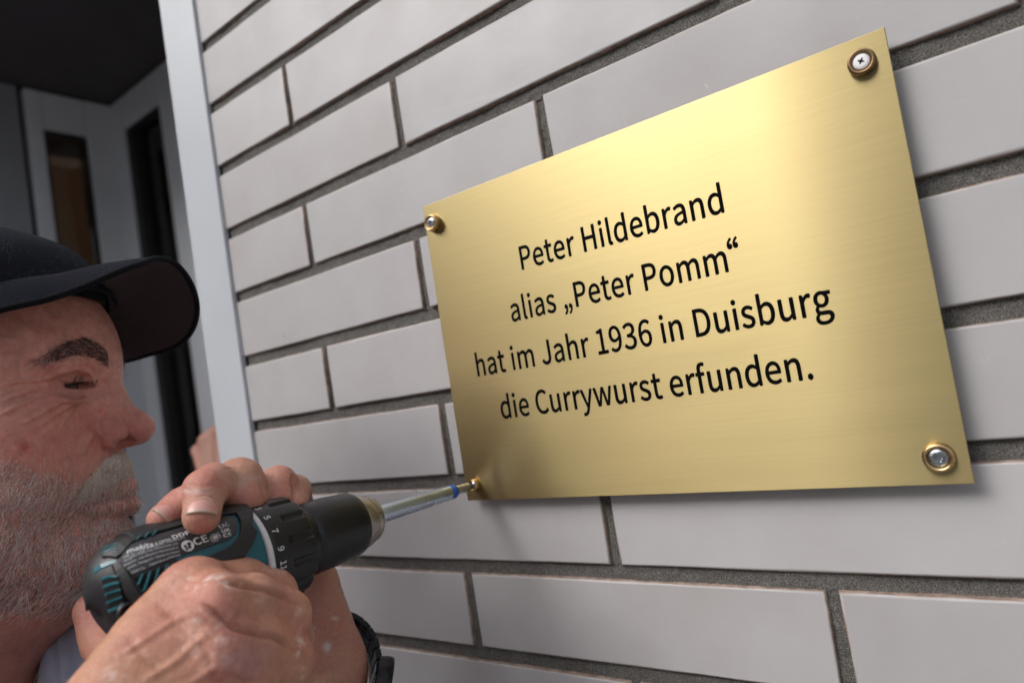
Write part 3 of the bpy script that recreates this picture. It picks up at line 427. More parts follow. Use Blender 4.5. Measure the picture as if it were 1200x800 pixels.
def struct(name, bm, m):
    return tag(bm_obj(name, bm, m), kind='structure')
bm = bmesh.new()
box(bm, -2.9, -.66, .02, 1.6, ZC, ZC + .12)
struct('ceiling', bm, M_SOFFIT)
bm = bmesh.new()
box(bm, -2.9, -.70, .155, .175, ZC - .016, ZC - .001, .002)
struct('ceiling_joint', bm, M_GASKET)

bm = bmesh.new()
box(bm, -3.2, -.66, .03, .2, ZC + .123, 3.0)
tag(bm_obj('upper_facade', bm, M_PANEL), 'grey facade of the house above the dark soffit of the entrance', 'wall')
# left wall of the recess: grey panel and narrow side window
pan = tag(empty('facade_panel', (XL, 0, -1.5)), 'smooth grey facade panel at the far left of the entrance recess', 'facade panel')
bm = bmesh.new()
box(bm, -.06, .0, -1.6, .470, 0, 1.5 + ZC - .003, .003)
bm_obj('panel_sheet', bm, M_PANEL, pan)
bm = bmesh.new()
box(bm, -.05, -.012, .4715, .483, 0, 1.5 + ZC - .003)
bm_obj('seam', bm, M_GASKET, pan)

def window(name, label, cat, origin, u, n, w0, w1, z0, z1, f0, f1, ft, gask, content, depth=.07, low=0.0):
    """u: direction along the window, n: direction out of the wall; extents along u"""
    root = tag(empty(name, origin), label, cat)
    u = Vector(u); n = Vector(n); k = Vector((0, 0, 1))
    def bx(a0, a1, b0, b1, c0, c1, bev=0.0):
        bm = bmesh.new()
        box(bm, 0, 1, 0, 1, 0, 1)
        for v in bm.verts:
            a = a0 + (a1 - a0) * v.co.x; b = b0 + (b1 - b0) * v.co.y; c = c0 + (c1 - c0) * v.co.z
            v.co = u * a + n * b + k * c
        if bev: bmesh.ops.bevel(bm, geom=list(bm.edges), offset=bev, segments=2, affect='EDGES')
        return bm
    zt = 1.5
    fr = bm_obj('window_frame', bx(f0, w0, -.06, .012, low, z1 + ft + zt, .004), M_PVC2, root)
    bm_obj('frame_stile', bx(w1, f1, -.06, .012, low, z1 + ft + zt, .004), M_PVC2, root)
    bm_obj('frame_rail', bx(w0 + .001, w1 - .001, -.06, .010, z1 + zt, z1 + ft + zt, .003), M_PVC2, root)
    if low < z0 + zt - .05:
        bm_obj('frame_rail', bx(w0 + .001, w1 - .001, -.06, .010, low, z0 + zt, .003), M_PVC2, root)
    g = gask
    for a in ((w0 + .001, w0 + g), (w1 - g * .5, w1 - .001)):
        bm_obj('gasket', bx(a[0], a[1], -.05, .004, z0 + zt + .001, z1 + zt - .001), M_GASKET, root)
    bm_obj('gasket', bx(w0 + g + .001, w1 - g * .5 - .001, -.05, .004, z1 + zt - .012, z1 + zt - .001), M_GASKET, root)
    bm_obj('pane', bx(w0 + g + .001, w1 - g * .5 - .001, -.030, -.022, z0 + zt + .001, z1 + zt - .013), M_GLASS, root)
    for nm, mt, a0, a1, b, c0, c1 in content:
        bm_obj(nm, bx(a0, a1, -b - .02, -b, c0 + zt, c1 + zt), mt, root)
    return root

window('side_window', 'narrow dark side window with pale frame facing out of the entrance recess', 'window',
       (XL, 0, -1.5), (0, 1, 0), (1, 0, 0), .528, .655, -.9, 1.03, .484, .742, .125, .008,
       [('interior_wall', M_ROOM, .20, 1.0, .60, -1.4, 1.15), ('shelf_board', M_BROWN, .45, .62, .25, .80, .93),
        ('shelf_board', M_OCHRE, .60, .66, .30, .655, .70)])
window('entrance_window', 'tall dark entrance window with ochre curtain behind glass beside the corner trim', 'window',
       (0, YB, -1.5), (1, 0, 0), (0, -1, 0), -2.275, -2.035, -1.45, 1.045, XL + .003, -1.90, .11, .040,
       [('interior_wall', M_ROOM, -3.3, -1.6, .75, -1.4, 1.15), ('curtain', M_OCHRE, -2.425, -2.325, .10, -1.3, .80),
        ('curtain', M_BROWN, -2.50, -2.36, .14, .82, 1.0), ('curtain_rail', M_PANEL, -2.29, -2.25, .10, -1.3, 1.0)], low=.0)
# rest of the back wall of the recess, towards the brick wall
bk = tag(empty('recess_wall', (-1.3, YB, -1.5)), 'grey wall of the entrance recess between dark window and brick wall', 'wall')
bm = bmesh.new()
box(bm, -.598, .62, .0, .06, 0, 1.5 + ZC - .003)
bm_obj('wall_panel', bm, M_PANEL, bk)
bm = bmesh.new()
box(bm, -2.95, 1.5, 1.6, 1.7, -1.5, 2.7)
box(bm, -3.6, -3.5, -1.6, 1.59, -1.5, 2.7)
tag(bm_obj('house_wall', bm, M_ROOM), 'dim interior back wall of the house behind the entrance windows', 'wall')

# ------------------------------------------------------------------ ground and street
def ground_mat():
    m = Mat('pavement_slabs', (.22, .21, .2), .85)
    c = m.coords('Object')
    br = m.n('TexBrick', {'Vector': c, 'Scale': 1.0, 'Mortar Size': .006, 'Brick Width': .4, 'Row Height': .4,
                          'Color1': (.36, .35, .33, 1), 'Color2': (.30, .29, .28, 1), 'Mortar': (.08, .08, .075, 1)})
    m.set('Base Color', m.mix(.35, br.outputs[0], m.ramp(m.noise(4, c, 6), [(.3, (.14, .135, .13)), (.7, (.28, .27, .26))])))
    m.bump(m.noise(60, c, 4), .3, .003)
    return m.m
bm = bmesh.new()
g = 60.0
n = 24
vv = [[bm.verts.new((-g + 2 * g * i / n, -g + 2 * g * j / n, -1.5 + .0)) for j in range(n + 1)] for i in range(n + 1)]
for i in range(n):
    for j in range(n):
        bm.faces.new((vv[i][j], vv[i + 1][j], vv[i + 1][j + 1], vv[i][j + 1]))
tag(bm_obj('ground', bm, ground_mat()), kind='structure')

# ------------------------------------------------------------------ brass plaque
def mat_brass(name='brushed_brass', rough=.34, base=(.475, .385, .190), aniso=.97, brush=True):
    m = Mat(name, base, rough, 1.0)
    c = m.coords('Object')
    if brush:
        s1 = m.noise(1.0, m.coords('Object', (9, 1, 1900)), 5, .7)
        s2 = m.noise(1.0, m.coords('Object', (12, 1, 1000)), 3, .5)
        s3 = m.noise(1.0, m.coords('Object', (4, 1, 60)), 3, .6)
        mixv = m.math('ADD', m.math('MULTIPLY', s1, .5), m.math('MULTIPLY', s2, .5))
        m.set('Base Color', m.mix(m.ramp(mixv, [(.35, 0), (.65, .6)]), base, tuple(x * .86 for x in base)))
        m.set('Roughness', m.ramp(m.math('ADD', m.math('MULTIPLY', mixv, .6), m.math('MULTIPLY', s3, .4)), [(.3, rough - .03), (.7, rough + .03)]))
        m.set('Anisotropic', aniso); m.set('Anisotropic Rotation', .25)
        tg = m.n('CombineXYZ', {'X': 1.0, 'Y': 0.0, 'Z': 0.0})
        m.t.links.new(tg.outputs[0], m.b.inputs['Tangent'])
        m.bump(mixv, .10, .00012)
    else:
        m.set('Roughness', m.ramp(m.noise(300, c), [(.3, rough - .06), (.7, rough + .08)]))
    return m.m
M_BRASS = mat_brass()
M_BRASS_T = mat_brass('turned_brass', .27, (.62, .44, .23), brush=False)
M_ZINC = simple('zinc_plated_steel', (.52, .55, .60), .28, 1.0, var=.12, scale=300)
M_STEEL = simple('bit_holder_steel', (.50, .58, .70), .30, 1.0, var=.05, scale=60)
M_INK = simple('black_engraving_paint', (.004, .004, .004), .9, spec=.05, var=.2, scale=200)
M_BRONZE = mat_brass('dull_bronze', .35, (.30, .20, .11), brush=False)
M_WHITE = simple('white_plastic', (.78, .77, .80), .45, var=.03)
M_DARKCUT = simple('dark_recess', (.02, .02, .025), .6)

PF = -.0095                                    # front face of the plaque
SP = (.3762 + PF) / .3612
MM = .001 * SP
PX0, PZ0 = -.3236 * SP, -.0760 * SP            # lower-left corner
PW_, PH_ = .297 * SP, .210 * SP
plaque = tag(empty('brass_plaque', (PX0, PF, PZ0)), 'rectangular brushed brass memorial plaque with four lines of black engraved German text', 'plaque')
bm = bmesh.new()
box(bm, 0, PW_, 0, .0020, 0, PH_, .00025, 2)
bm_obj('plate', bm, M_BRASS, plaque)

def glyph_bm(text, height, weight=0.0, track=0.0, shear=0.0, res=6, bold=0.0):
    """text as filled letter shapes, one letter at a time, cap height given; returns (mesh, width)"""
    sc_ = height / CAP
    out = bmesh.new(); x = 0.0
    for ch in text:
        adv, sps = GLY.get(ch, GLY[' '])
        if sps:
            cu = bpy.data.curves.new('letter_outline', 'CURVE')
            cu.dimensions = '2D'; cu.fill_mode = 'FRONT'; cu.resolution_u = res
            for sp in sps:
                s = cu.splines.new('BEZIER')
                s.bezier_points.add(len(sp) - 1)
                s.use_cyclic_u = True
                for bp, p in zip(s.bezier_points, sp):
                    bp.handle_left_type = bp.handle_right_type = 'FREE'
                    f_ = lambda a, b: ((x + a + shear * b) * sc_, b * sc_, 0)
                    bp.handle_left = f_(p[0], p[1]); bp.co = f_(p[2], p[3]); bp.handle_right = f_(p[4], p[5])
            cu.offset = weight
            tmp = bpy.data.objects.new('tmp', cu)
            me = bpy.data.meshes.new_from_object(tmp)
            # a bolder cut: the letter repeated a fraction of a millimetre around itself, each a hair further back
            if bold:
                for k in range(9):
                    m2 = me.copy(); a = k * math.pi / 4
                    m2.transform(Matrix.Translation((bold * math.cos(a) * (k < 8), bold * math.sin(a) * (k < 8), -.000002 * k)))
                    out.from_mesh(m2); bpy.data.meshes.remove(m2)
            else:
                out.from_mesh(me)
            bpy.data.meshes.remove(me); bpy.data.objects.remove(tmp); bpy.data.curves.remove(cu)
        x += adv + track
    me = bpy.data.meshes.new('lettering')
    out.to_mesh(me); out.free()
    return me, x * sc_

def text_obj(text, height, M, mat, parent, width=None, bold=0.0, name='lettering', label=None):
    me, w = glyph_bm(text, height, 0.0, 7 if width else 0, 0.0, 6, bold)
    xs = [v.co.x for v in me.vertices]; x0, x1 = min(xs), max(xs)
    k = (width / (x1 - x0)) if width else 1.0
    me.transform(M @ Matrix.Diagonal((k, 1, 1, 1)) @ Matrix.Translation((-x0, 0, 0)))
    o = link(name, me, mat, parent)
    if label: o['label'] = label
    return o

for txt, x0, w, z, lab in (("Peter Hildebrand", 76.2, 134.2, 146.7, 'top line of black text reading Peter Hildebrand'),
                           ("alias „Peter Pomm“", 62.0, 152.3, 115.3, 'second line of black text with quotation marks'),
                           ("hat im Jahr 1936 in Duisburg", 26.2, 227.6, 84.1, 'third and longest line of black text'),
                           ("die Currywurst erfunden.", 41.2, 197.8, 53.6, 'bottom line of black text ending in a full stop')):
    M = Matrix.Translation((x0 * MM, -.00006, z * MM)) @ Matrix.Rotation(R_(90), 4, 'X') @ Matrix.Rotation(R_(.25), 4, 'Z')
    text_obj(txt, .0150, M, M_INK, plaque, w * MM, .00034, label=lab)

# ------------------------------------------------------------------ four screws with turned cups
def star_recess(bm, r, depth, y):
    pass

def screw(xp, zp, label, kind, rot=0.0, r=.0068, hgt=.0042, tilt=(0, 0)):
    root = tag(empty('screw', (PX0 + xp * MM, PF, PZ0 + zp * MM), (tilt[0], 0, tilt[1])), label, 'screw', 'screws holding the plaque')
    bm = bmesh.new()
    lathe(bm, [(0.0002, r * .80), (-.0002, r), (-hgt * .45, r * 1.0), (-hgt * .8, r * .95), (-hgt, r * .86), (-hgt, r * .78), (-hgt * .82, r * .70), (-hgt * .5, r * .64), (-hgt * .35, r * .2)], 56)
    bm_obj('cup_washer', bm, M_BRONZE if kind == 'cap' else M_BRASS_T, root, True)
    hr = r * .60
    bm = bmesh.new()
    prof = [(-hgt * .3, hr), (-hgt * .62, hr), (-hgt * .76, hr * .92), (-hgt * .84, hr * .72), (-hgt * .86, hr * .55)]
    rings = lathe(bm, prof, 48)
    # recess: cross or star, walls going down to a floor
    last = rings[-1]
    n = 48
    inner = []; floor = []
    for i in range(n):
        t = 2 * math.pi * i / n + rot
        if kind == 'cross':
            q = abs((t % (math.pi / 2)) - math.pi / 4) / (math.pi / 4)
            rad = hr * (.16 + .36 * max(0, q - .55) / .45)
        else:
            rad = hr * ((.20 + .22 * abs(math.cos(2 * t)) ** 3) if kind == 'cap' else (.42 + .10 * math.cos(6 * t)))
        tt = 2 * math.pi * i / n
        inner.append(bm.verts.new((rad * math.cos(tt), -hgt * .86, rad * math.sin(tt))))
        floor.append(bm.verts.new((rad * .8 * math.cos(tt), -hgt * .5, rad * .8 * math.sin(tt))))
    for i in range(n):
        j = (i + 1) % n
        bm.faces.new((last[i], last[j], inner[j], inner[i]))
    hd = bm_obj('screw_head', bm, M_WHITE if kind == 'cap' else M_ZINC, root)
    bm = bmesh.new()
    inner = [bm.verts.new((v.co.x, v.co.y, v.co.z)) for v in inner if False] or None
    bm.free()
    bm = bmesh.new()
    a = []; b_ = []
    for i in range(n):
        tt = 2 * math.pi * i / n; t = tt + rot
        if kind == 'cross':
            q = abs((t % (math.pi / 2)) - math.pi / 4) / (math.pi / 4)
            rad = hr * (.16 + .36 * max(0, q - .55) / .45)
        else:
            rad = hr * ((.20 + .22 * abs(math.cos(2 * t)) ** 3) if kind == 'cap' else (.42 + .10 * math.cos(6 * t)))
        a.append(bm.verts.new((rad * math.cos(tt), -hgt * .859, rad * math.sin(tt))))
        b_.append(bm.verts.new((rad * .8 * math.cos(tt), -hgt * .52, rad * .8 * math.sin(tt))))
    for i in range(n):
        j = (i + 1) % n
        bm.faces.new((a[i], a[j], b_[j], b_[i]))
    bm.faces.new(b_)
    bm_obj('drive_recess', bm, M_DARKCUT if kind == 'cap' else M_ZINC, hd)
    return root
screw(8.4, 195.8, 'zinc screw in brass cup at the upper left corner of the plaque', 'star', .2, .0062, .0048)
screw(285.6, 197.4, 'screw with pale white head in dark brass cup at upper right corner of the plaque', 'cap', .5, .0063, .0044)
screw(285.4, 12.6, 'zinc screw sunk in a shiny brass cup at lower right corner of the plaque', 'star', .1, .0068, .0040)
screw(9.3, 11.1, 'small brass screw under the driver bit at lower left corner of the plaque', 'star', 0, .0042, .0042)
# ------------------------------------------------------------------ unseen town houses added to shape light and dark bands in the brass
M_WINF = simple('white_window_paint', (.7, .7, .68), .5)
M_DGL = Mat('dark_pane', (.03, .035, .04), .06, spec=.6).m
M_ROOF = simple('brown_roof_tiles', (.10, .05, .04), .85, var=.25, scale=3)
def added_town_house(x0, x1, y0, h, col, label):
    root = tag(empty('added_town_house', ((x0 + x1) / 2, y0, -1.5)), label, 'house')
    w = (x1 - x0) / 2
    wm = simple('plaster_facade', col, .9, var=.08, scale=.8, bump=.2, bscale=30, bdist=.01)
    bm = bmesh.new(); box(bm, -w, w, -8, 0, .004, h, .02)
    bm_obj('wall', bm, wm, root)
    bm = bmesh.new()
    for a in (-w - .25, w + .25):
        pass
    vs = [bm.verts.new(p) for p in ((-w - .2, .4, h - .1), (w + .2, .4, h - .1), (w + .2, -4, h + 2.6), (-w - .2, -4, h + 2.6), (-w - .2, -8.4, h - .1), (w + .2, -8.4, h - .1))]
    for f in ((0, 1, 2, 3), (3, 2, 5, 4), (0, 3, 4), (1, 5, 2), (0, 4, 5, 1)): bm.faces.new([vs[i] for i in f])
    bm_obj('roof', bm, M_ROOF, root)
    n = max(1, int((2 * w) / 1.9))
    for r in range(int(h // 2.9)):
        for c in range(n):
            xc = -w + (c + .5) * 2 * w / n; zc = 1.6 + r * 2.9
            bm = bmesh.new()
            for b_ in ((-.55, -.47, -.7, .7), (.47, .55, -.7, .7), (-.468, .468, .62, .7), (-.468, .468, -.7, -.62), (-.035, .035, -.618, .618)):
                box(bm, xc + b_[0], xc + b_[1], -.04, .05, zc + b_[2], zc + b_[3])
            f = bm_obj('window', bm, M_WINF, root)
            bm = bmesh.new(); box(bm, xc - .465, xc + .465, .003, .012, zc - .617, zc + .617)
            bm_obj('pane', bm, M_DGL, f)
added_town_house(-2.05, 7.5, -9.0, 7.4, (.32, .31, .30), 'wide grey plastered town house, unseen, added across the street to darken the brass')
added_town_house(-6.35, -4.55, -9.0, 7.0, (.36, .31, .24), 'narrow beige town house, unseen, added between two gaps to band the brass')
added_town_house(-17.0, -6.95, -9.0, 7.6, (.30, .29, .28), 'long grey town house, unseen, added at the far end to darken the brass')
# ------------------------------------------------------------------ cordless drill driver, axis along +Y
M_TEAL = simple('teal_plastic_housing', (.010, .105, .135), .36, var=.08, scale=60, bump=.05, bscale=900, bdist=.0002)
M_RUB = simple('dark_grey_rubber_overmould', (.015, .0145, .016), .5, var=.15, scale=120, bump=.22, bscale=1800, bdist=.0002)
M_BLK = simple('black_chuck_plastic', (.005, .0055, .0075), .36, var=.2, scale=90, bump=.12, bscale=700, bdist=.0003)
M_LBL = simple('grey_label_plate', (.026, .025, .030), .42, var=.08, scale=50)
M_PRINT = simple('white_label_print', (.62, .62, .64), .6, var=.1, scale=900)
M_NOSE = simple('warm_grey_chuck_steel', (.42, .39, .36), .32, 1.0, var=.2, scale=120)
M_BLUE = simple('blue_ring_paint', (.01, .09, .42), .35)
M_VOID = simple('vent_void', (.003, .003, .004), .9)

AX, AZ = -.326, -.066
drill = tag(empty('cordless_drill', (AX, -.19, AZ)), 'teal and black cordless drill driver held in both hands of the man in a cap', 'cordless drill')
OFF = Vector((0, .19, 0))      # children are modelled about the axis with true y

BODY = [(-.2560, 0.0), (-.2556, .0070), (-.2540, .0130), (-.2512, .0182), (-.2470, .0222), (-.2420, .0248), (-.2360, .0262), (-.2290, .0268), (-.2100, .0270), (-.1990, .0268), (-.1940, .0266), (-.1900, .0264), (-.1838, .0262)]
def rad(y):
    if y <= BODY[0][0]: return 0.0
    for (a, ra), (b, rb) in zip(BODY, BODY[1:]):
        if y <= b: return ra + (rb - ra) * (y - a) / (b - a)
    return BODY[-1][1]
FLAT = .0011
def rad2(y, ph):
    # housing flanks are slightly flattened
    return rad(y) * (1.0 - .05 * abs(math.cos(ph)) ** 6 + .035 * abs(math.sin(ph)) ** 4 - .14 * max(0, -math.sin(ph - .25)) ** 2 * min(1, max(0, (-.188 - y) / .012)))
def slant(y, ph):
    w = min(1, max(0, (-.222 - y) / .030))
    return .006 * .5 * (1 - math.sin(ph)) * w * w * (3 - 2 * w)
def cyl(y, ph, off=0.0):
    r = rad2(y, ph) + off
    return Vector((r * math.cos(ph), y + slant(y, ph), r * math.sin(ph))) + OFF
def where(u, v, off=0.0):
    """position on the housing surface, as (y, angle), along the sight line through a point of the photograph"""
    d = RM.T @ np.array([(u - 600) / FPX, (v - 400) / FPX, 1.]); o = CAM - np.array([AX, 0, AZ])
    best = None
    for i in range(900):
        t = .22 + i * .0003
        X = o + t * d
        r = math.hypot(X[0], X[2]); ph = math.atan2(X[2], X[0])
        y_ = X[1] - slant(X[1], ph); y_ = X[1] - slant(y_, ph)
        rr_ = rad2(y_, ph) + off
        if r <= rr_: return y_, ph
        if best is None or r - rr_ < best[0]: best = (r - rr_, y_, ph)
    return best[1], best[2]

bm = bmesh.new()
N = 96
rings = []
ys = []
for (a, _), (b, _) in zip(BODY, BODY[1:]):
    k = max(1, int(abs(b - a) / .002))
    ys += [a + (b - a) * i / k for i in range(k)]
ys.append(BODY[-1][0]); ys[0] += 1e-5
for y in ys:
    rings.append([bm.verts.new(cyl(y, 2 * math.pi * i / N)) for i in range(N)])
for a, b in zip(rings, rings[1:]):
    for i in range(N): bm.faces.new((a[i], a[(i + 1) % N], b[(i + 1) % N], b[i]))
bm.faces.new(rings[0]); bm.faces.new(rings[-1])
housing = bm_obj('housing', bm, [M_TEAL, M_RUB], drill, True)
for p in housing.data.polygons:
    c_ = p.center - OFF
    ph_ = math.atan2(c_.z, c_.x)
    if c_.y < -.2270 or (c_.y < -.200 and (ph_ < -.15 or ph_ > 1.2)): p.material_index = 1

def patch(name, pts, off0, off1, mat, parent, bevel=.0003, pix=True):
    """raised plate following the housing; pts: photo points (pix) or (y, angle) pairs"""
    q = [where(*p) for p in pts] if pix else pts
    R0 = .0268
    bm = bmesh.new()
    vs = [bm.verts.new((y, ph * R0, 0)) for y, ph in q]
    bm.faces.new(vs)
    bmesh.ops.recalc_face_normals(bm, faces=bm.faces)
    if bm.faces[:][0].normal.z < 0: bmesh.ops.reverse_faces(bm, faces=bm.faces)
    def cut():
        for axis in (0, 1):
            lo = min(v.co[axis] for v in bm.verts); hi = max(v.co[axis] for v in bm.verts)
            st = .003
            k = int(math.floor(lo / st)) + 1
            while k * st < hi:
                co_ = Vector((0, 0, 0)); no = Vector((0, 0, 0)); co_[axis] = k * st + 1e-6; no[axis] = 1
                bmesh.ops.bisect_plane(bm, geom=bm.verts[:] + bm.edges[:] + bm.faces[:], plane_co=co_, plane_no=no)
                k += 1
    cut()
    ext = bmesh.ops.extrude_face_region(bm, geom=bm.faces[:])
    up = [g for g in ext['geom'] if isinstance(g, bmesh.types.BMVert)]
    ups = set(up)
    for v in bm.verts: v.co.z = off1 if v in ups else off0
    if bevel:
        es = [e for e in bm.edges if e.verts[0] in ups and e.verts[1] in ups and any(abs(f.normal.z) < .5 for f in e.link_faces)]
        bm.normal_update()
        es = [e for e in bm.edges if e.verts[0] in ups and e.verts[1] in ups and any(abs(f.normal.z) < .5 for f in e.link_faces)]
        bmesh.ops.bevel(bm, geom=es, offset=bevel, segments=2, affect='EDGES', profile=.6)
    for v in bm.verts:
        y, s, o_ = v.co
        v.co = cyl(y, s / R0, o_)
    return bm_obj(name, bm, mat, parent, False)

# rubber overmould: big side panel, roof strip and rear
main = [(134, 664), (140, 659.5), (152, 672), (163, 694), (172, 698), (180, 690), (200, 680), (212, 668), (235, 657), (262, 645), (272, 640),
        (283, 627), (283, 612), (278, 603), (262, 604), (254, 599), (272, 594), (290, 593.5), (298, 602), (297, 617), (303, 624), (296, 640), (288, 652), (262, 658), (240, 666),
        (215, 690), (196, 712), (178, 716), (166, 712), (156, 706), (148, 698), (140, 682)]
om = patch('rubber_overmould', main, -.0004, .0016, M_RUB, drill, .0006)
roof = [(122, 655), (128, 646), (148, 634), (170, 624), (196, 614), (226, 606), (250, 598), (270, 590), (286, 586), (286, 592), (262, 597), (240, 606), (214, 617),
        (186, 625), (158, 637), (146, 650), (139, 655)]
patch('rubber_overmould', roof, -.0004, .0013, M_RUB, drill, .0005)
top = [(-.238, 1.25), (-.225, 1.15), (-.197, 1.15), (-.193, 1.6), (-.197, 2.0), (-.238, 2.0)]
patch('rubber_overmould', top, -.0004, .0014, M_RUB, drill, .0005, pix=False)
other = [(-.225, math.pi - .9), (-.200, math.pi - .9), (-.193, math.pi), (-.200, math.pi + .9), (-.225, math.pi + .9)]
patch('rubber_overmould', other, -.0004, .0014, M_RUB, drill, .0005, pix=False)

# recessed label plate inside a teal rim
lab = [(141.5, 660), (150, 645), (156, 639), (186, 628), (214, 619.5), (243, 610), (262, 606), (276, 606.5), (280.5, 613), (279, 625), (271, 632), (240, 643), (215, 651), (186, 663), (158, 675), (150, 668)]
lp = patch('label_plate', lab, -.0003, .0007, M_LBL, drill, .0002)

patch('rear_stripe', [(112, 669), (120, 663), (139, 656.5), (140.5, 660), (124, 667), (113.5, 673)], -.0002, .0007, M_TEAL, housing, .0002)
# vents: black slots with teal bars
def vent(pts, bars=(), parent=housing):
    v_ = patch('vent', pts, -.0003, .0003, M_VOID, parent, 0)
    for b_ in bars:
        patch('vent_bar', b_, .0, .0012, M_TEAL, parent, .0002)
vs_ = patch('vent', [(120.5, 683), (139, 678), (145.5, 708), (127.5, 716)], .0012, .0019, M_VOID, om, 0)
for i in range(5):
    t = i / 4 * .94
    a = (120.5 + 7 * t, 683 + 33 * t); b = (139 + 6.5 * t, 678 + 30 * t)
    patch('vent_bar', [(a[0], a[1]), (b[0], b[1]), (b[0] + .5, b[1] + 2.3), (a[0] + .5, a[1] + 2.4)], .0016, .0027, M_TEAL, om, .0002)
vent([(160, 677), (198, 663), (190, 686), (176, 697), (168, 690)])
for a, b in (((168, 674), (163, 685)), ((177, 671), (169, 692)), ((187, 667.5), (176, 697)), ((197, 663), (188, 688))):
    patch('vent_bar', [(a[0], a[1]), (a[0] + 3.0, a[1] - 1.2), (b[0] + 3.0, b[1]), (b[0], b[1] + 1)], -.0002, .0016, M_TEAL, housing, .0002)
vent([(121, 651), (128, 645), (141, 641), (139, 651), (125, 656)])
for k in range(3):
    patch('vent_bar', [(122 + k, 653 - 3.4 * k), (140, 647 - 3.4 * k), (140.4, 645.8 - 3.4 * k), (123 + k, 651.6 - 3.4 * k)], .0, .0016, M_TEAL, housing, .0001)
vent([(158, 637.5), (170, 630), (196, 623), (193, 626)])
for k in range(3):
    x = 165 + k * 9
    patch('vent_bar', [(x - 3, 636 - k * 2.6), (x - 1, 635.4 - k * 2.6), (x + 4, 628.6 - k * 2.4), (x + 2, 628.8 - k * 2.4)], .0, .0016, M_TEAL, housing, .0001)
# screw boss on the rear flank
y0, p0 = where(152, 716)
bm = bmesh.new()
Mx = Matrix.Translation(cyl(y0, p0, .0012)) @ Vector((math.cos(p0), 0, math.sin(p0))).to_track_quat('Y', 'Z').to_matrix().to_4x4()
lathe(bm, [(-.001, .0042), (.0012, .0042), (.0014, .0034), (.0004, .0031), (.0004, .0001)], 28, Mx)
bm_obj('screw_boss', bm, M_RUB, drill, True)

# ---- printing on the label
def print_on(cu_text, size, u, v, u2, v2, shear=.0, weight=.0, parent=lp, mat=M_PRINT, off=.00078, name='printing', fit=True, rot90=False):
    me, w = glyph_bm(cu_text, size, weight, 0, shear, 3)
    a = np.array(where(u, v)); b = np.array(where(u2, v2))
    R0 = .0268
    A = np.array([a[0], a[1] * R0]); B = np.array([b[0], b[1] * R0])
    L = np.linalg.norm(B - A); ex = (B - A) / L; ey = np.array([-ex[1], ex[0]])
    xs = [q.co.x for q in me.vertices]
    if not xs: return
    k = L / (max(xs) - min(xs)) if fit else 1.0
    mx = min(xs)
    for q in me.vertices:
        p = A + ex * (q.co.x - mx) * k + ey * q.co.y
        q.co = cyl(p[0], p[1] / R0, off)
    link(name, me, mat, parent)
s = .00092
print_on('makita', .0024, 151.5, 651, 183, 641.5, shear=.25, weight=.00008)
print_on('d 13mm', .0012, 185, 639.5, 203, 633.5, weight=.00003)
print_on('DDF485', .0021, 206, 633, 243, 620.5, weight=.00008)
print_on('18V ⎓', s, 147, 656, 161, 651.5)
print_on('n₀ 0-500/0-1900min', s, 164, 650, 219, 631.5)
print_on('Makita (UK) Ltd, MK15 8JD, UK', s, 149, 660, 211.5, 638.5)
print_on('Makita, Jan-Baptist Vinkstraat 2,', s, 148.5, 665, 212, 643)
print_on('3070, Belgium / Made in China', s, 152, 669, 213, 647.5)
print_on('9GM7TCN', s, 156.5, 673.2, 173, 667)
print_on('Сделано в Китае', s, 178, 664, 214, 651.4)
print_on('CE', .0034, 231, 640, 247.5, 634.5, weight=.00010)
print_on('EAC', .0021, 260, 620.5, 271.5, 616, weight=.00004)
print_on('UK', .0016, 262.5, 625.5, 272.5, 622.5, weight=.00012)
print_on('CA', .0016, 264, 630.5, 274.5, 627.5, weight=.00012)
# round pictogram and a small wreath mark between CE and UKCA
def disc(u, v, r, parent, hole=None, mat=M_PRINT, off=.00078, n=28, sq=1.0):
    a = where(u, v); R0 = .0268
    bm = bmesh.new()
    def P(t, r_): return bm.verts.new(cyl(a[0] + r_ * math.cos(t), a[1] + r_ * math.sin(t) * sq / R0, off))
    o_ = [P(2 * math.pi * i / n, r) for i in range(n)]
    if hole is None:
        bm.faces.new(o_)
    else:
        i_ = [P(2 * math.pi * i / n, hole) for i in range(n)]
        for i in range(n): bm.faces.new((o_[i], o_[(i + 1) % n], i_[(i + 1) % n], i_[i]))
    bm_obj('printing', bm, mat, parent)
disc(222.5, 640, .0027, lp)
for du, dv, r in ((-3, 1, .0007), (1.5, -2, .0009), (2.5, 2.5, .0006), (-1, 4, .0007)):
    disc(222.5 + du, 640 + dv, r, lp, mat=M_LBL, off=.00086, n=12)
for du, dv in ((-4.5, 2), (-3, -1), (0, -1.5), (3, -2.5), (-2.5, 4), (1, 3), (4, 0)):
    disc(254.5 + du, 629.5 + dv, .00085, lp, hole=.00055, n=12)
disc(254.5, 630, .0010, lp, n=14)

# ---- collar, white ring, torque ring, sleeve, nose
T = Matrix.Translation(OFF)
bm = bmesh.new()
lathe(bm, [(-.1858, .0250), (-.1858, .0268), (-.1854, .0271), (-.1836, .0271), (-.1832, .0268), (-.1832, .0250)], 80, T)
bm_obj('white_index_ring', bm, M_PRINT, drill, True)
def ring_r(y, t):
    r = .0262 if y < -.163 else .0262 - (y + .163) * .10
    # grip notches over the front half
    k = 14
    ph = (t * k / (2 * math.pi)) % 1.0
    f = 1.0 if .18 < ph < .50 else 0.0
    e = min(abs(ph - .18), abs(ph - .50)) * 2 * math.pi / k * .026
    f *= min(1, e / .0006)
    if y > -.1725: r -= .0016 * f * min(1, (y + .1725) / .0008)
    return r
bm = bmesh.new()
yy = [-.1829, -.1826, -.180, -.1745, -.1726, -.1722, -.1717, -.170, -.166, -.162, -.160, -.1590, -.1583, -.1580]
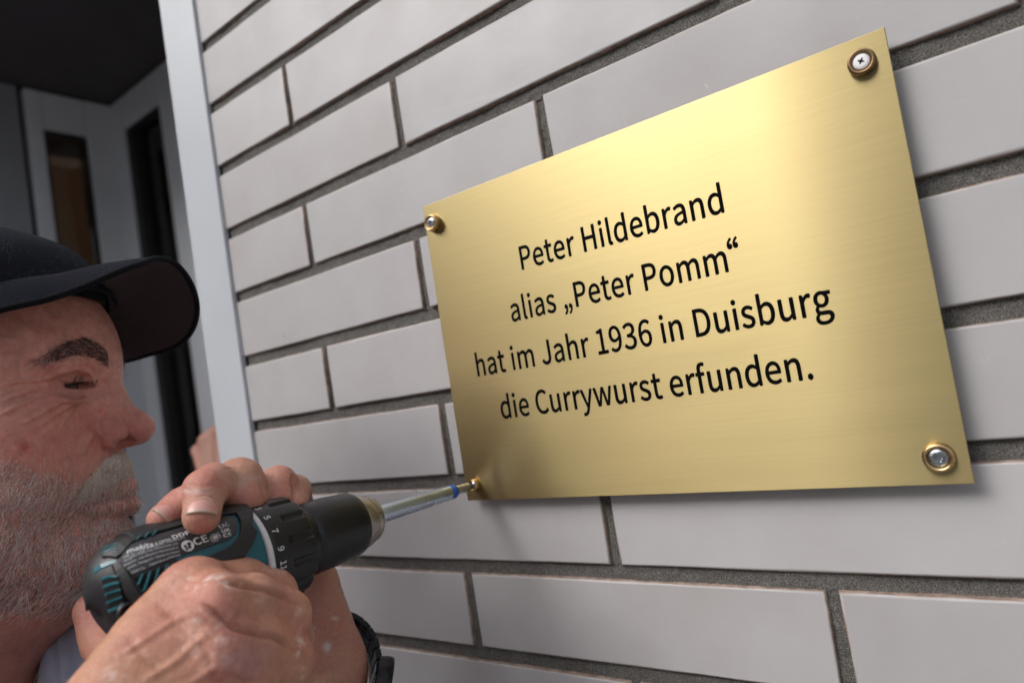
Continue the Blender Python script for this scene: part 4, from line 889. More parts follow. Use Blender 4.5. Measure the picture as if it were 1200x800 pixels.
NN = 14 * 24
rg = []
for i, y in enumerate(yy):
    rg.append([bm.verts.new(Vector(((ring_r(y, 2 * math.pi * j / NN + .33) - (.0004 if i in (0,) else 0) - (.0005 if i == 12 else 0) - (.0016 if i == 13 else 0)) * math.cos(2 * math.pi * j / NN), y, (ring_r(y, 2 * math.pi * j / NN + .33) - (.0005 if i == 12 else 0) - (.0016 if i == 13 else 0)) * math.sin(2 * math.pi * j / NN))) + OFF) for j in range(NN)])
for a, b in zip(rg, rg[1:]):
    for j in range(NN): bm.faces.new((a[j], a[(j + 1) % NN], b[(j + 1) % NN], b[j]))
bm.faces.new(rg[-1])
tr = bm_obj('torque_ring', bm, M_BLK, drill, True)
def ring_digit(ch, y, deg, size=.0032):
    me, w = glyph_bm(ch, size, .00006, 0, 0, 4)
    cx = w / 2
    for q in me.vertices:
        # top of the digit points to +Y, reading direction runs down the ring
        yq = y + q.co.y - size / 2; ph = R_(deg) - (q.co.x - cx) / .0262
        r = .0262 + .00006
        q.co = Vector((r * math.cos(ph), yq, r * math.sin(ph))) + OFF
    link('ring_number', me, M_PRINT, tr)
for ch, d_ in (('1', 85), ('3', 66.5), ('5', 48.5), ('7', 30), ('9', 10), ('11', -7.5), ('13', -25)):
    ring_digit(ch, -.1787, d_)
bm = bmesh.new()
lathe(bm, [(-.1580, 0.0178), (-.1575, 0.0193), (-.1555, 0.0197), (-.1520, 0.0197), (-.1512, 0.0190), (-.1505, 0.0189), (-.1498, 0.0195), (-.1470, 0.0197), (-.1330, 0.0193), (-.1200, 0.0185), (-.1165, 0.0180), (-.1150, 0.0172), (-.1142, 0.0162), (-.1142, 0.0104)], 96, T)
sl = bm_obj('chuck_sleeve', bm, M_BLK, drill, True)
bm = bmesh.new()
lathe(bm, [(-.1146, 0.0162), (-.1132, 0.0164), (-.1090, 0.0157), (-.1068, 0.0148), (-.1062, 0.0141), (-.1056, 0.0144), (-.1030, 0.0138), (-.1010, 0.0125), (-.0992, 0.0100), (-.0985, 0.0080), (-.0985, 0.0046), (-.104, 0.0044)], 80, T)
bm_obj('chuck_nose', bm, M_NOSE, drill, True)
for k in range(3):
    t = 2 * math.pi * k / 3 + .5
    bm = bmesh.new()
    box(bm, .0045, .0085, -.1005, -.0972, -.0016, .0016, .0003)
    bmesh.ops.rotate(bm, verts=bm.verts, cent=(0, 0, 0), matrix=Matrix.Rotation(t, 3, 'Y'))
    for v in bm.verts: v.co += OFF
    bm_obj('chuck_jaw', bm, M_ZINC, drill)

# ---- work light under the ring
bm = bmesh.new()
lathe(bm, [(-.193, .004), (-.189, .0058), (-.180, .0060), (-.1762, .0050), (-.1757, .0036)], 32, Matrix.Translation(OFF + Vector((.0215, 0, -.0190))), cap1=True)
lh = bm_obj('lamp_housing', bm, M_TEAL, drill, True)
m_ = Mat('work_light_lens', (.8, .85, 1.), .15)
m_.set('Emission Color', (.80, .86, 1.0, 1)); m_.set('Emission Strength', 3.0)
bm = bmesh.new()
lathe(bm, [(-.1770, .0040), (-.1748, .0038), (-.1738, .0029), (-.1732, .0014), (-.1731, .0001)], 28, Matrix.Translation(OFF + Vector((.0225, 0, -.0186))))
bm_obj('lamp_lens', bm, m_.m, lh, True)

# ---- pistol grip, trigger and battery below
bm = bmesh.new()
def sec(c, a, b, yaw=0):
    return [bm.verts.new(Vector((c[0] + a * math.copysign(abs(math.cos(t)) ** .8, math.cos(t)), c[1] + b * math.copysign(abs(math.sin(t)) ** .8, math.sin(t)), c[2])) + OFF) for t in [2 * math.pi * i / 28 for i in range(28)]]
st = [sec((0, -.216, -.018), .019, .026), sec((0, -.218, -.035), .0175, .022), sec((0, -.221, -.06), .0165, .0195), sec((0, -.226, -.09), .0165, .0190), sec((0, -.231, -.115), .018, .020), sec((0, -.232, -.125), .030, .040)]
for a, b in zip(st, st[1:]):
    for i in range(28): bm.faces.new((a[i], a[(i + 1) % 28], b[(i + 1) % 28], b[i]))
bm.faces.new(st[0]); bm.faces.new(st[-1])
bm_obj('pistol_grip', bm, M_RUB, drill, True)
bm = bmesh.new()
box(bm, -.006, .006, -.200 + .19, -.184 + .19, -.060, -.034, .003, 2)
bm_obj('trigger', bm, M_BLK, drill)
bm = bmesh.new()
box(bm, -.036, .036, -.285 + .19, -.185 + .19, -.165, -.1265, .006, 3)
bm_obj('battery', bm, M_BLK, drill)

# ------------------------------------------------------------------ bit holder with bit
bit = tag(empty('screwdriver_bit', (AX, -.06, AZ)), 'slim steel bit holder with blue ring and driver bit clamped in the drill chuck', 'driver bit')
OB = Vector((0, .06, 0)); TB = Matrix.Translation(OB)
bm = bmesh.new()
lathe(bm, [(-.104, .0032), (-.098, .0032), (-.0968, .0050), (-.096, .0052), (-.0365, .0050), (-.0352, .0046), (-.0352, .0030)], 40, TB)
bm_obj('holder_shaft', bm, M_STEEL, bit, True)
bm = bmesh.new()
lathe(bm, [(-.0356, .0040), (-.0350, .0047), (-.0312, .0047), (-.0308, .0040)], 40, TB)
bm_obj('blue_ring', bm, M_BLUE, bit, True)
bm = bmesh.new()
lathe(bm, [(-.0312, .0034), (-.0290, .0034), (-.0285, .0032)], 6, TB)
lathe(bm, [(-.0290, .0033), (-.0175, .0031), (-.0165, .0024), (-.0145, .0022), (-.0118, .0010)], 24, TB, cap1=True)
bm_obj('bit_tip', bm, M_ZINC, bit, True)

def swing(o, pivot_y, deg):
    c, s = math.cos(R_(deg)), math.sin(R_(deg))
    dx, dy = o.location.x - AX, o.location.y - pivot_y
    o.location.x = AX + c * dx - s * dy; o.location.y = pivot_y + s * dx + c * dy
    o.rotation_euler.z += R_(deg)
swing(drill, -.15, -1.2); swing(bit, -.15, -1.2); swing(bit, -.10, -2.6)
# ------------------------------------------------------------------ small implicit-surface modeller (numpy)
def p_cap(a, b, ra, rb, k=.006, op='+', tag_=0):
    return dict(t='c', a=np.array(a, float), b=np.array(b, float), ra=ra, rb=rb, k=k, op=op)
def p_ell(c, r, k=.006, op='+', R=None):
    return dict(t='e', c=np.array(c, float), r=np.array(r, float), k=k, op=op, R=R)
def ev(p, X):
    if p['t'] == 'c':
        ab = p['b'] - p['a']; L = ab @ ab + 1e-12
        pa = X - p['a']
        t = np.clip(pa @ ab / L, 0, 1)
        d = np.linalg.norm(pa - t[..., None] * ab, axis=-1)
        return d - (p['ra'] + (p['rb'] - p['ra']) * t)
    q = X - p['c']
    if p['R'] is not None: q = q @ p['R'].T
    k0 = np.linalg.norm(q / p['r'], axis=-1); k1 = np.linalg.norm(q / p['r'] ** 2, axis=-1) + 1e-9
    return k0 * (k0 - 1) / k1
def sdf(prims, X):
    d = None
    for p in prims:
        e = ev(p, X)
        if d is None: d = e; continue
        k = p['k']
        if p['op'] == '+':
            h = np.maximum(k - np.abs(d - e), 0) / k
            d = np.minimum(d, e) - h * h * k * .25
        else:
            e = -e
            h = np.maximum(k - np.abs(d - e), 0) / k
            d = np.maximum(d, e) + h * h * k * .25
    return d

def surface(prims, h, lo=None, hi=None):
    """naive surface nets; returns vertices, quads"""
    if lo is None:
        l_, h_ = [], []
        for p in prims:
            if p['op'] == '-': continue
            if p['t'] == 'c':
                l_.append(np.minimum(p['a'] - p['ra'], p['b'] - p['rb'])); h_.append(np.maximum(p['a'] + p['ra'], p['b'] + p['rb']))
            else:
                m_ = p['r'].max() if p['R'] is not None else p['r']
                l_.append(p['c'] - m_); h_.append(p['c'] + m_)
        lo = np.min(l_, 0) - 4 * h; hi = np.max(h_, 0) + 4 * h
    B = 12
    nb = np.ceil((hi - lo) / (B * h)).astype(int)
    n = nb * B + 1
    G = np.ones(n, np.float32)
    bc = np.stack(np.meshgrid(*[np.arange(k) for k in nb], indexing='ij'), -1).reshape(-1, 3)
    ctr = lo + (bc + .5) * B * h
    E = np.stack([ev(p, ctr) for p in prims], 1)
    half = B * h * .5 * 1.7321
    D = sdf(prims, ctr)
    act = np.abs(D) < half * 1.6
    # fill inactive with sign
    sgn = np.where(D > 0, 1, -1).astype(np.float32)
    full = sgn.reshape(nb)
    G[:-1, :-1, :-1] = np.repeat(np.repeat(np.repeat(full, B, 0), B, 1), B, 2)
    ar = np.arange(B + 1) * h
    loc = np.stack(np.meshgrid(ar, ar, ar, indexing='ij'), -1)
    plus = np.array([p['op'] == '+' for p in prims])
    kk = np.array([p['k'] for p in prims])
    for i in np.nonzero(act)[0]:
        e = E[i]
        mn = e[plus].min()
        use = np.where(plus, e < mn + 2 * half + kk + .002, e < half * 1.3 + kk)
        X = lo + bc[i] * B * h + loc
        sub = [p for p, u in zip(prims, use) if u]
        if sub and sub[0]['op'] == '-':
            continue
        b = bc[i] * B
        G[b[0]:b[0] + B + 1, b[1]:b[1] + B + 1, b[2]:b[2] + B + 1] = sdf(sub, X)
    S = G < 0
    c = [S[dx:n[0] - 1 + dx, dy:n[1] - 1 + dy, dz:n[2] - 1 + dz] for dx in (0, 1) for dy in (0, 1) for dz in (0, 1)]
    cnt = sum(x.astype(np.int8) for x in c)
    cells = np.argwhere((cnt > 0) & (cnt < 8))
    idx = -np.ones(n - 1, np.int32)
    idx[cells[:, 0], cells[:, 1], cells[:, 2]] = np.arange(len(cells))
    offs = np.array([(dx, dy, dz) for dx in (0, 1) for dy in (0, 1) for dz in (0, 1)])
    vals = np.stack([G[cells[:, 0] + o[0], cells[:, 1] + o[1], cells[:, 2] + o[2]] for o in offs], 1)
    acc = np.zeros((len(cells), 3)); num = np.zeros(len(cells))
    for a in range(8):
        for b in range(a + 1, 8):
            if np.abs(offs[a] - offs[b]).sum() != 1: continue
            va, vb = vals[:, a], vals[:, b]
            m = (va < 0) != (vb < 0)
            t = np.where(m, va / np.where(va - vb == 0, 1, va - vb), 0)
            P = offs[a] + t[:, None] * (offs[b] - offs[a])
            acc += P * m[:, None]; num += m
    V_ = lo + (cells + acc / num[:, None]) * h
    quads = []
    for ax in range(3):
        o1, o2 = [(1, 2), (2, 0), (0, 1)][ax]
        sl0 = [slice(1, None)] * 3; sl1 = [slice(1, None)] * 3
        sl0[ax] = slice(0, -1); sl1[ax] = slice(1, None)
        s0 = S[tuple(slice(0, n[k] - 1) for k in range(3))]
        nx = [slice(0, n[k] - 1) for k in range(3)]; nx[ax] = slice(1, n[ax])
        s1 = S[tuple(nx)]
        e = np.argwhere(s0 != s1)
        e = e[(e[:, o1] > 0) & (e[:, o2] > 0)]
        f = s0[e[:, 0], e[:, 1], e[:, 2]]
        def I(d1, d2):
            q = e.copy(); q[:, o1] -= d1; q[:, o2] -= d2
            return idx[q[:, 0], q[:, 1], q[:, 2]]
        Q = np.stack([I(0, 0), I(1, 0), I(1, 1), I(0, 1)], 1)
        Q[~f] = Q[~f][:, ::-1]
        Q = Q[(Q >= 0).all(1)]
        quads.append(Q)
    Q = np.concatenate(quads)
    return V_, Q

def smooth(V_, Q, it=1, lam=.5):
    e = np.concatenate([Q[:, [0, 1]], Q[:, [1, 2]], Q[:, [2, 3]], Q[:, [3, 0]]])
    for _ in range(it):
        acc = np.zeros_like(V_); num = np.zeros(len(V_))
        for a, b in ((0, 1), (1, 0)):
            np.add.at(acc, e[:, a], V_[e[:, b]]); np.add.at(num, e[:, a], 1)
        V_ = V_ + lam * (acc / np.maximum(num, 1)[:, None] - V_)
    return V_
def normals(V_, Q):
    n_ = np.cross(V_[Q[:, 2]] - V_[Q[:, 0]], V_[Q[:, 3]] - V_[Q[:, 1]])
    N_ = np.zeros_like(V_)
    for k in range(4): np.add.at(N_, Q[:, k], n_)
    return N_ / (np.linalg.norm(N_, axis=1, keepdims=True) + 1e-12)
def to_px(X):
    c = (X - CAM) @ RM.T
    return np.stack([600 + FPX * c[:, 0] / c[:, 2], 400 + FPX * c[:, 1] / c[:, 2], c[:, 2]], 1)
def poly_dist(P, line):
    """distance of 2-D (or 3-D) points to a polyline, and parameter along it 0..1"""
    P = P[:, :len(line[0])]
    L = np.array(line, float); seg = np.linalg.norm(L[1:] - L[:-1], axis=1); tot = seg.sum(); s0 = 0
    best = np.full(len(P), 1e9); par = np.zeros(len(P)); side = np.zeros(len(P))
    for a, b, l in zip(L[:-1], L[1:], seg):
        ab = b - a; t = np.clip((P - a) @ ab / (l * l), 0, 1)
        q = P - a - t[:, None] * ab
        d = np.linalg.norm(q, axis=1)
        m = d < best
        best[m] = d[m]; par[m] = ((s0 + t * l) / tot)[m]
        if P.shape[1] == 2: side[m] = np.sign(ab[0] * q[:, 1] - ab[1] * q[:, 0])[m]
        s0 += l
    return best, par, side
def sstep(x, a, b):
    t = np.clip((x - a) / (b - a), 0, 1)
    return t * t * (3 - 2 * t)
def vnoise(X, scale, seed=0):
    """cheap smooth value noise in numpy, about -1..1"""
    r = np.random.default_rng(seed); T = r.uniform(-1, 1, (32, 32, 32))
    q = X * scale; i = np.floor(q).astype(int); f = q - i; f = f * f * (3 - 2 * f)
    out = 0
    for dx in (0, 1):
        for dy in (0, 1):
            for dz in (0, 1):
                w = (f[:, 0] if dx else 1 - f[:, 0]) * (f[:, 1] if dy else 1 - f[:, 1]) * (f[:, 2] if dz else 1 - f[:, 2])
                out = out + w * T[(i[:, 0] + dx) % 32, (i[:, 1] + dy) % 32, (i[:, 2] + dz) % 32]
    return out
# ------------------------------------------------------------------ the man: one continuous skin mesh
HN = np.array([-0.46278106, -0.15675043, 0.00740009])        # nose tip
HF = np.array([0.65794124, 0.74983155, -0.06975647])          # facing
HU = np.array([0.04600773, 0.05243333, 0.99756405])          # up
HS = np.array([0.75166257, -0.65954787, 0.0])                # his right side, towards the camera
HM = np.stack([HF, HS, HU])                                   # local = HM @ (world - HN)
def hw(L): return HN + np.array(L, float) @ HM
def hl(X): return (X - HN) @ HM.T

def head_prims():
    P = []
    A = lambda *a, **k: P.append(p_ell(*a, **k))
    Cc = lambda *a, **k: P.append(p_cap(*a, **k))
    A((-.106, 0, .048), (.088, .074, .078))
    A((-.0845, 0, .052), (.052, .058, .056), k=.02)
    A((-.082, 0, -.010), (.060, .062, .066), k=.02)
    for s in (1, -1):
        Cc((-.0350, .006 * s, .0465), (-.0520, .043 * s, .0500), .0120, .0120, k=.010)      # brow ridge
        A((-.066, .042 * s, .010), (.026, .022, .018), k=.016)                            # cheekbone
        A((-.058, .034 * s, -.018), (.024, .024, .026), k=.016)                           # cheek
        A((-.090, .046 * s, -.050), (.036, .026, .036), k=.02)                            # jowl
        Cc((-.050, .018 * s, -.078), (-.112, .056 * s, -.050), .022, .022, k=.02)
        A((-.0300, .0330 * s, .0300), (.0100, .0150, .0115), k=.010, op='-')                 # orbit
    A((-.0350, 0, .0455), (.0135, .015, .0130), k=.010)                                      # glabella
    A((-.049, 0, -.030), (.034, .034, .026), k=.014)                                       # muzzle
    A((-.043, 0, -.072), (.030, .030, .026), k=.016)                                       # chin
    A((-.088, 0, -.092), (.052, .048, .030), k=.022)
    Cc((-.118, 0, -.070), (-.150, 0, -.20), .060, .066, k=.03)                              # neck
    for s in (1, -1):
        A((-.1115, .070 * s, .005), (.018, .010, .030), k=.006)                           # ear
        A((-.1085, .078 * s, .006), (.009, .006, .018), k=.004, op='-')
    # nose
    Cc((-.0290, 0, .034), (-.0175, 0, .008), .0095, .0118, k=.010)
    A((-.0125, 0, .0018), (.0152, .0130, .0120), k=.006)
    for s in (1, -1):
        A((-.0190, .0162 * s, .0003), (.0108, .0074, .0096), k=.0020)
        A((-.0310, .0110 * s, .0120), (.0140, .0080, .0120), k=.010)
    for s in (1, -1):
        A((-.0125, .0100 * s, -.0088), (.0070, .0050, .0066), k=.0012, op='-')
        A((-.0105, .0170 * s, -.0090), (.0056, .0080, .0046), k=.002, op='-')
    # eyelids: domes over the eyeballs, parted by a narrow slit
    for s in (1, -1):
        A((-.0370, .0180 * s, .0300), (.0090, .0075, .0110), k=.008)
        A((-.0400, .0340 * s, .0205), (.0125, .0180, .0060), k=.006)
        A((-.0440, .0265 * s, .0306), (.0148, .0160, .0136), k=.004)
        A((-.0385, .0350 * s, .0425), (.0120, .0190, .0065), k=.005)                       # fold above the lid
    for s in (1, -1):
        RR = np.array([(.966, .259 * s, 0), (-.259 * s, .966, 0), (0, 0, 1.)])
        A((-.0300, .0290 * s, .0304), (.0052, .0130, .0016), k=.0010, op='-', R=RR)
    # lips
    for s in (1, -1):
        Cc((-.0150, 0, -.0465), (-.0290, .0240 * s, -.0440), .0062, .0032, k=.003)
        Cc((-.0150, 0, -.0355), (-.0290, .0240 * s, -.0410), .0052, .0030, k=.003)
    for s in (1, -1):
        Cc((-.0080, 0, -.0410), (-.0260, .0270 * s, -.0425), .0019, .0014, k=.0012, op='-')
    return P

def to_world(P):
    out = []
    for p in P:
        q = dict(p)
        if p['t'] == 'c': q['a'] = hw(p['a']); q['b'] = hw(p['b'])
        else:
            q['c'] = hw(p['c']); q['R'] = HM if p['R'] is None else p['R'] @ HM
        out.append(q)
    return out

def groove(V_, N_, UV, lines, mask=None):
    """(polyline in photo pixels on the near side, depth m, half width px)"""
    disp = np.zeros(len(V_))
    for line, amp, w in lines:
        L = np.array(line, float)
        m = (UV[:, 0] > L[:, 0].min() - 4 * w) & (UV[:, 0] < L[:, 0].max() + 4 * w) & (UV[:, 1] > L[:, 1].min() - 4 * w) & (UV[:, 1] < L[:, 1].max() + 4 * w)
        if mask is not None: m &= mask
        ii = np.nonzero(m)[0]
        if not len(ii): continue
        d, par, side = poly_dist(UV[ii, :2], line)
        fade = np.minimum(1, np.minimum(par, 1 - par) * 5 + .1)
        g = -amp * np.exp(-(d / w) ** 2) + .22 * amp * np.exp(-((d - 2.1 * w) / (w * 1.3)) ** 2)
        disp[ii] += g * fade
    return V_ + N_ * disp[:, None]

# --- head
HV, HQ = surface(head_prims(), .00105, lo=np.array([-.215, -.090, -.150]), hi=np.array([.010, .092, .155]))
HV = smooth(HV, HQ, 2, .5)
LOC = HV.copy()
HVw = HN + HV @ HM
Nn = normals(HVw, HQ)
UV = to_px(HVw)
near = LOC[:, 1] > .004
wr = [
 ([(62, 441), (44, 446), (26, 445), (2, 451)], 0.00166, 2.1),
 ([(58, 450), (40, 456), (22, 462), (0, 470)], 0.00135, 2.1),
 ([(52, 458), (34, 470), (16, 478), (0, 486)], 0.00120, 2.3),
 ([(76, 470), (58, 478), (42, 488), (24, 497)], 0.00105, 2.0),
 ([(86, 474), (70, 482), (56, 493), (40, 501)], 0.00090, 1.9),
 ([(84, 482), (76, 492), (72, 504)], 0.00090, 1.9),
 ([(104, 466), (90, 471), (72, 469), (56, 462)], 0.00151, 2.5),
 ([(112, 448), (104, 436), (88, 431), (70, 436), (56, 443)], 0.00196, 2.3),
  ([(122, 474), (113, 480), (109, 491), (112, 503), (119, 511)], 0.00127, 1.9),
 ([(112, 506), (100, 520), (92, 536)], 0.00181, 4.7),
 ([(66, 455), (50, 462), (38, 466)], 0.00090, 1.7),
 ([(30, 405), (18, 398), (0, 396)], 0.00061, 2.5),
 ([(120, 408), (123, 418), (122, 428)], 0.00090, 2.1),
 ([(60, 500), (48, 512)], 0.00076, 1.9),
]
HVw = groove(HVw, Nn, UV, wr, near)
# spot on the cheek and lumpy nose skin
for (u, v, r, a) in ((30, 524, 5, .0010), (27, 531, 4, .0008), (34, 529, 3, -.0006)):
    d = np.hypot(UV[:, 0] - u, UV[:, 1] - v); HVw += Nn * (near * a * np.exp(-(d / r) ** 2))[:, None]
HVw += Nn * ((.00022 * vnoise(HV, 260, 2) + .0004 * vnoise(HV, 90, 3)))[:, None]

def lin(c): return np.array([((x / 255 + .055) / 1.055) ** 2.4 if x > 10 else x / 3294 for x in c])
def blend(col, c, w): return col * (1 - w[:, None]) + np.array(c)[None] * w[:, None]
def blob(X, c, r): return np.exp(-(np.linalg.norm((X - np.array(c)) / np.array(r), axis=1)) ** 2)

ls = LOC.copy(); ls[:, 1] = np.abs(ls[:, 1])
hc = np.tile(np.array([.555, .27, .22]), (len(LOC), 1))
hc = blend(hc, (.50, .20, .16), .55 * blob(ls, (-.045, .040, -.004), (.03, .03, .020)))
hc = blend(hc, (.44, .13, .12), .80 * blob(ls, (-.012, .004, -.001), (.014, .018, .013)))
hc = blend(hc, (.40, .12, .12), .60 * blob(ls, (-.022, .013, .000), (.012, .010, .010)))
brw = (np.abs(ls[:, 2] - np.interp(ls[:, 1], [.012, .018, .030, .042, .055], [.0445, .0500, .0540, .0520, .0450])) < .0045) * (ls[:, 1] > .0135) * (ls[:, 1] < .050) * (ls[:, 0] > -.075)
hc = blend(hc, (.22, .11, .09), .55 * brw)
hc = blend(hc, (.10, .03, .03), .9 * blob(ls, (-.0150, .010, -.0412), (.016, .020, .0016)))
hc = blend(hc, (.06, .02, .018), .9 * blob(ls, (-.0120, .0110, -.0070), (.0062, .0052, .0045)))
hc = blend(hc, (.34, .15, .13), .6 * blob(ls, (-.036, .034, .024), (.02, .022, .006)))
hc = blend(hc, (.42, .19, .17), .7 * blob(ls, (-.016, .004, -.0465), (.012, .022, .0055)))
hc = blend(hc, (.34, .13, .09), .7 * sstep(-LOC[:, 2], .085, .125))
brd_u = sstep(-LOC[:, 2] - .010 + .35 * (LOC[:, 0] + .05), .0, .02)
hc = blend(hc, (.40, .24, .21), .50 * brd_u * (1 - blob(ls, (-.016, .004, -.0465), (.012, .02, .005))))
hc = blend(hc, (.50, .17, .15), np.clip(.55 * vnoise(LOC, 95, 51) * vnoise(LOC, 240, 52) * 3, 0, .5))
hc *= (1 + .12 * vnoise(LOC, 150, 5) + .12 * vnoise(LOC, 420, 6))[:, None]
for (u, v, r, w) in ((30, 526, 6, .8), (104, 500, 3, .3)):
    d = np.hypot(UV[:, 0] - u, UV[:, 1] - v); hc = blend(hc, (.42, .06, .06), near * w * np.exp(-(d / r) ** 2))

# --- hands, arms
def C3(*a): return px(*a)
def chain(pts, rs, k=.004):
    return [p_cap(C3(*a), C3(*b), ra, rb, k=k) for a, b, ra, rb in zip(pts, pts[1:], rs, rs[1:])]
KD = .915
def C4(u, v, d): return px(u, v, d * KD)
def chain4(pts, rs, k=.004):
    return [p_cap(C4(*a), C4(*b), ra * .95, rb * .95, k=k) for a, b, ra, rb in zip(pts, pts[1:], rs, rs[1:])]
RH = []
# back of the hand
RH += [p_cap(C4(225, 704, .322), C4(105, 866, .272), .0170, .0200, k=.010)]
RH += [p_cap(C4(262, 752, .312), C4(135, 890, .272), .0165, .0190, k=.012)]
RH += [p_cap(C4(276, 806, .308), C4(150, 930, .275), .0160, .0190, k=.012)]
RH += [p_cap(C4(282, 862, .310), C4(170, 960, .280), .0150, .0180, k=.012)]
RH += [p_ell(C4(205, 800, .312), (.030, .026, .030), k=.014)]
# fingers: knuckle, first joint, second joint, tip
RH += chain4([(232, 694, .328), (282, 681, .345), (321, 694, .358), (336, 718, .384), (325, 738, .402)], [.0130, .0108, .0108, .0095, .0080], .003)
RH += chain4([(256, 712, .316), (295, 706, .324), (333, 722, .340), (344, 748, .368), (318, 760, .390)], [.0140, .0122, .0122, .0100, .0085], .003)
RH += chain4([(266, 768, .310), (302, 752, .316), (336, 772, .332), (342, 800, .362), (312, 810, .388)], [.0136, .0118, .0120, .0100, .0085], .003)
RH += chain4([(270, 825, .312), (308, 815, .322), (322, 845, .340), (300, 850, .360)], [.0125, .0105, .0100, .0080], .003)
# raised knuckles
RH += [p_ell(C4(230, 688, .319), (.0100, .0100, .0100), k=.010), p_ell(C4(256, 706, .304), (.0105, .0105, .0105), k=.010), p_ell(C4(262, 764, .298), (.0100, .0100, .0100), k=.010)]
# thumb round the back of the tool
RH += chain([(130, 850, .300), (156, 800, .350), (128, 748, .385), (110, 716, .390)], [.0190, .0150, .0125, .0108], .008)
LH = []
LH += chain([(262, 630, .400), (262, 590, .368), (251, 568, .342), (240, 573, .3165), (236, 604, .306)], [.0125, .0106, .0100, .0090, .0080], .004)      # index
LH += chain([(292, 636, .410), (300, 590, .392), (281, 565, .358), (288, 588, .352), (300, 615, .364)], [.0125, .0115, .0121, .0098, .0085], .0035)      # middle
LH += chain([(322, 640, .418), (338, 590, .405), (326, 568, .382), (325, 590, .372), (330, 612, .382)], [.0125, .0100, .0102, .0086, .0075], .003)      # ring
LH += chain([(352, 650, .425), (352, 605, .412), (347, 574, .392), (346, 594, .376)], [.0115, .0085, .0082, .0070], .003)      # little
LH += chain([(338, 740, .420), (272, 690, .395), (222, 622, .360), (217, 593, .329), (193, 608, .3185)], [.0180, .0140, .0108, .0088, .0076], .005)      # thumb
for m_ in ((262, 632, .400), (292, 638, .410), (322, 642, .418), (350, 652, .425)):
    LH.append(p_cap(C3(*m_), C3(378, 772, .432), .0130, .0200, k=.012))
LH.append(p_cap(C3(368, 690, .420), C3(384, 800, .428), .0150, .0200, k=.012))
LH.append(p_cap(C3(382, 800, .430), C3(392, 960, .440), .0200, .0250, k=.014))

def world_mesh(P, h, sm=1, lo=None, hi=None):
    V_, Q_ = surface(P, h, lo, hi)
    return smooth(V_, Q_, sm, .5), Q_
RV, RQ = world_mesh(RH, .0010, 2)
LV, LQ = world_mesh(LH, .0010, 1)
# rest of the body, coarse (out of frame except the neck)
sh_R = hw((-.15, .20, -.215)); sh_L = hw((-.17, -.20, -.215))
wr_R = C3(150, 905, .250); wr_L = C3(392, 950, .440)
el_R = wr_R + np.array([-.12, -.02, -.20]); el_L = wr_L + np.array([-.08, -.02, -.24])
BO = [p_cap(hw((-.140, 0, -.16)), hw((-.155, 0, -.24)), .062, .075, k=.04),
      p_cap(sh_R, sh_L, .062, .062, k=.05), p_ell(hw((-.15, 0, -.42)), (.13, .21, .24), k=.05, R=HM),
      p_ell(hw((-.12, 0, -.62)), (.15, .20, .20), k=.05, R=HM),
      p_cap(hw((-.14, .09, -.80)), hw((-.12, .10, -1.25)), .085, .060, k=.05), p_cap(hw((-.14, -.09, -.80)), hw((-.12, -.10, -1.25)), .085, .060, k=.05),
      p_cap(hw((-.12, .10, -1.25)), hw((-.14, .10, -1.47)), .055, .045, k=.03), p_cap(hw((-.12, -.10, -1.25)), hw((-.14, -.10, -1.47)), .055, .045, k=.03),
      p_cap(sh_R, el_R, .056, .048, k=.05), p_cap(sh_L, el_L, .056, .048, k=.05),
      p_cap(el_R, wr_R, .046, .030, k=.03), p_cap(el_L, wr_L, .046, .030, k=.03)]
BV, BQ = world_mesh(BO, .007, 2)

# --- surface detail of the hands
def detail(V_, Q_, lines, freq=1.0):
    N_ = normals(V_, Q_); U_ = to_px(V_)
    vis = ((CAM - V_) * N_).sum(1) > -.02
    V_ = groove(V_, N_, U_, lines, vis)
    return V_ + N_ * (.00016 * vnoise(V_, 330, 8) + .0004 * vnoise(V_, 110, 9))[:, None]
r_lines = [([(258, 680), (285, 686), (312, 692), (335, 700), (352, 714)], .0026, 2.8),
           ([(232, 706), (256, 722), (276, 736), (300, 742), (322, 746), (348, 764)], .0026, 3.4),
           ([(276, 716), (288, 738)], .0010, 4.0), ([(262, 790), (290, 800), (330, 798)], .0012, 3.5),
           ([(336, 680), (345, 690), (350, 704)], .0004, 1.5), ([(330, 678), (339, 690), (344, 704)], .0004, 1.5),
           ([(350, 725), (357, 740), (358, 756)], .0004, 1.5), ([(343, 724), (350, 740), (351, 758)], .0004, 1.5),
           ([(140, 768), (180, 742), (222, 716)], -.0007, 3.5), ([(165, 800), (205, 775), (246, 738)], -.0007, 4.0), ([(190, 815), (225, 800), (256, 778)], -.0006, 4.0),
           ([(206, 672), (222, 680), (240, 680)], .0004, 2), ([(200, 680), (220, 690), (244, 690)], .0004, 2),
           ([(225, 740), (240, 760), (250, 785)], .0006, 4), ([(180, 700), (205, 725), (226, 745)], .0005, 5),
           ([(150, 745), (170, 770), (200, 795)], .0005, 5)]
l_lines = [([(214, 572), (228, 577), (246, 576), (262, 570)], .0004, 1.4), ([(216, 565), (232, 570), (252, 568)], .0004, 1.3),
           ([(222, 584), (240, 581), (256, 586)], .0004, 1.4), ([(258, 552), (272, 548), (290, 550)], .0003, 1.3),
           ([(306, 560), (309, 580), (313, 598)], .0008, 1.8), ([(342, 556), (344, 572), (344, 588)], .0016, 1.8),
           ([(372, 735), (384, 742), (398, 736)], .0005, 2.0), ([(362, 700), (382, 712), (400, 706)], .0005, 2.5),
           ([(186, 594), (190, 586), (202, 584)], .0003, 1.2)]
RV = detail(RV, RQ, r_lines); LV = detail(LV, LQ, l_lines)
RU = to_px(RV); LU = to_px(LV)
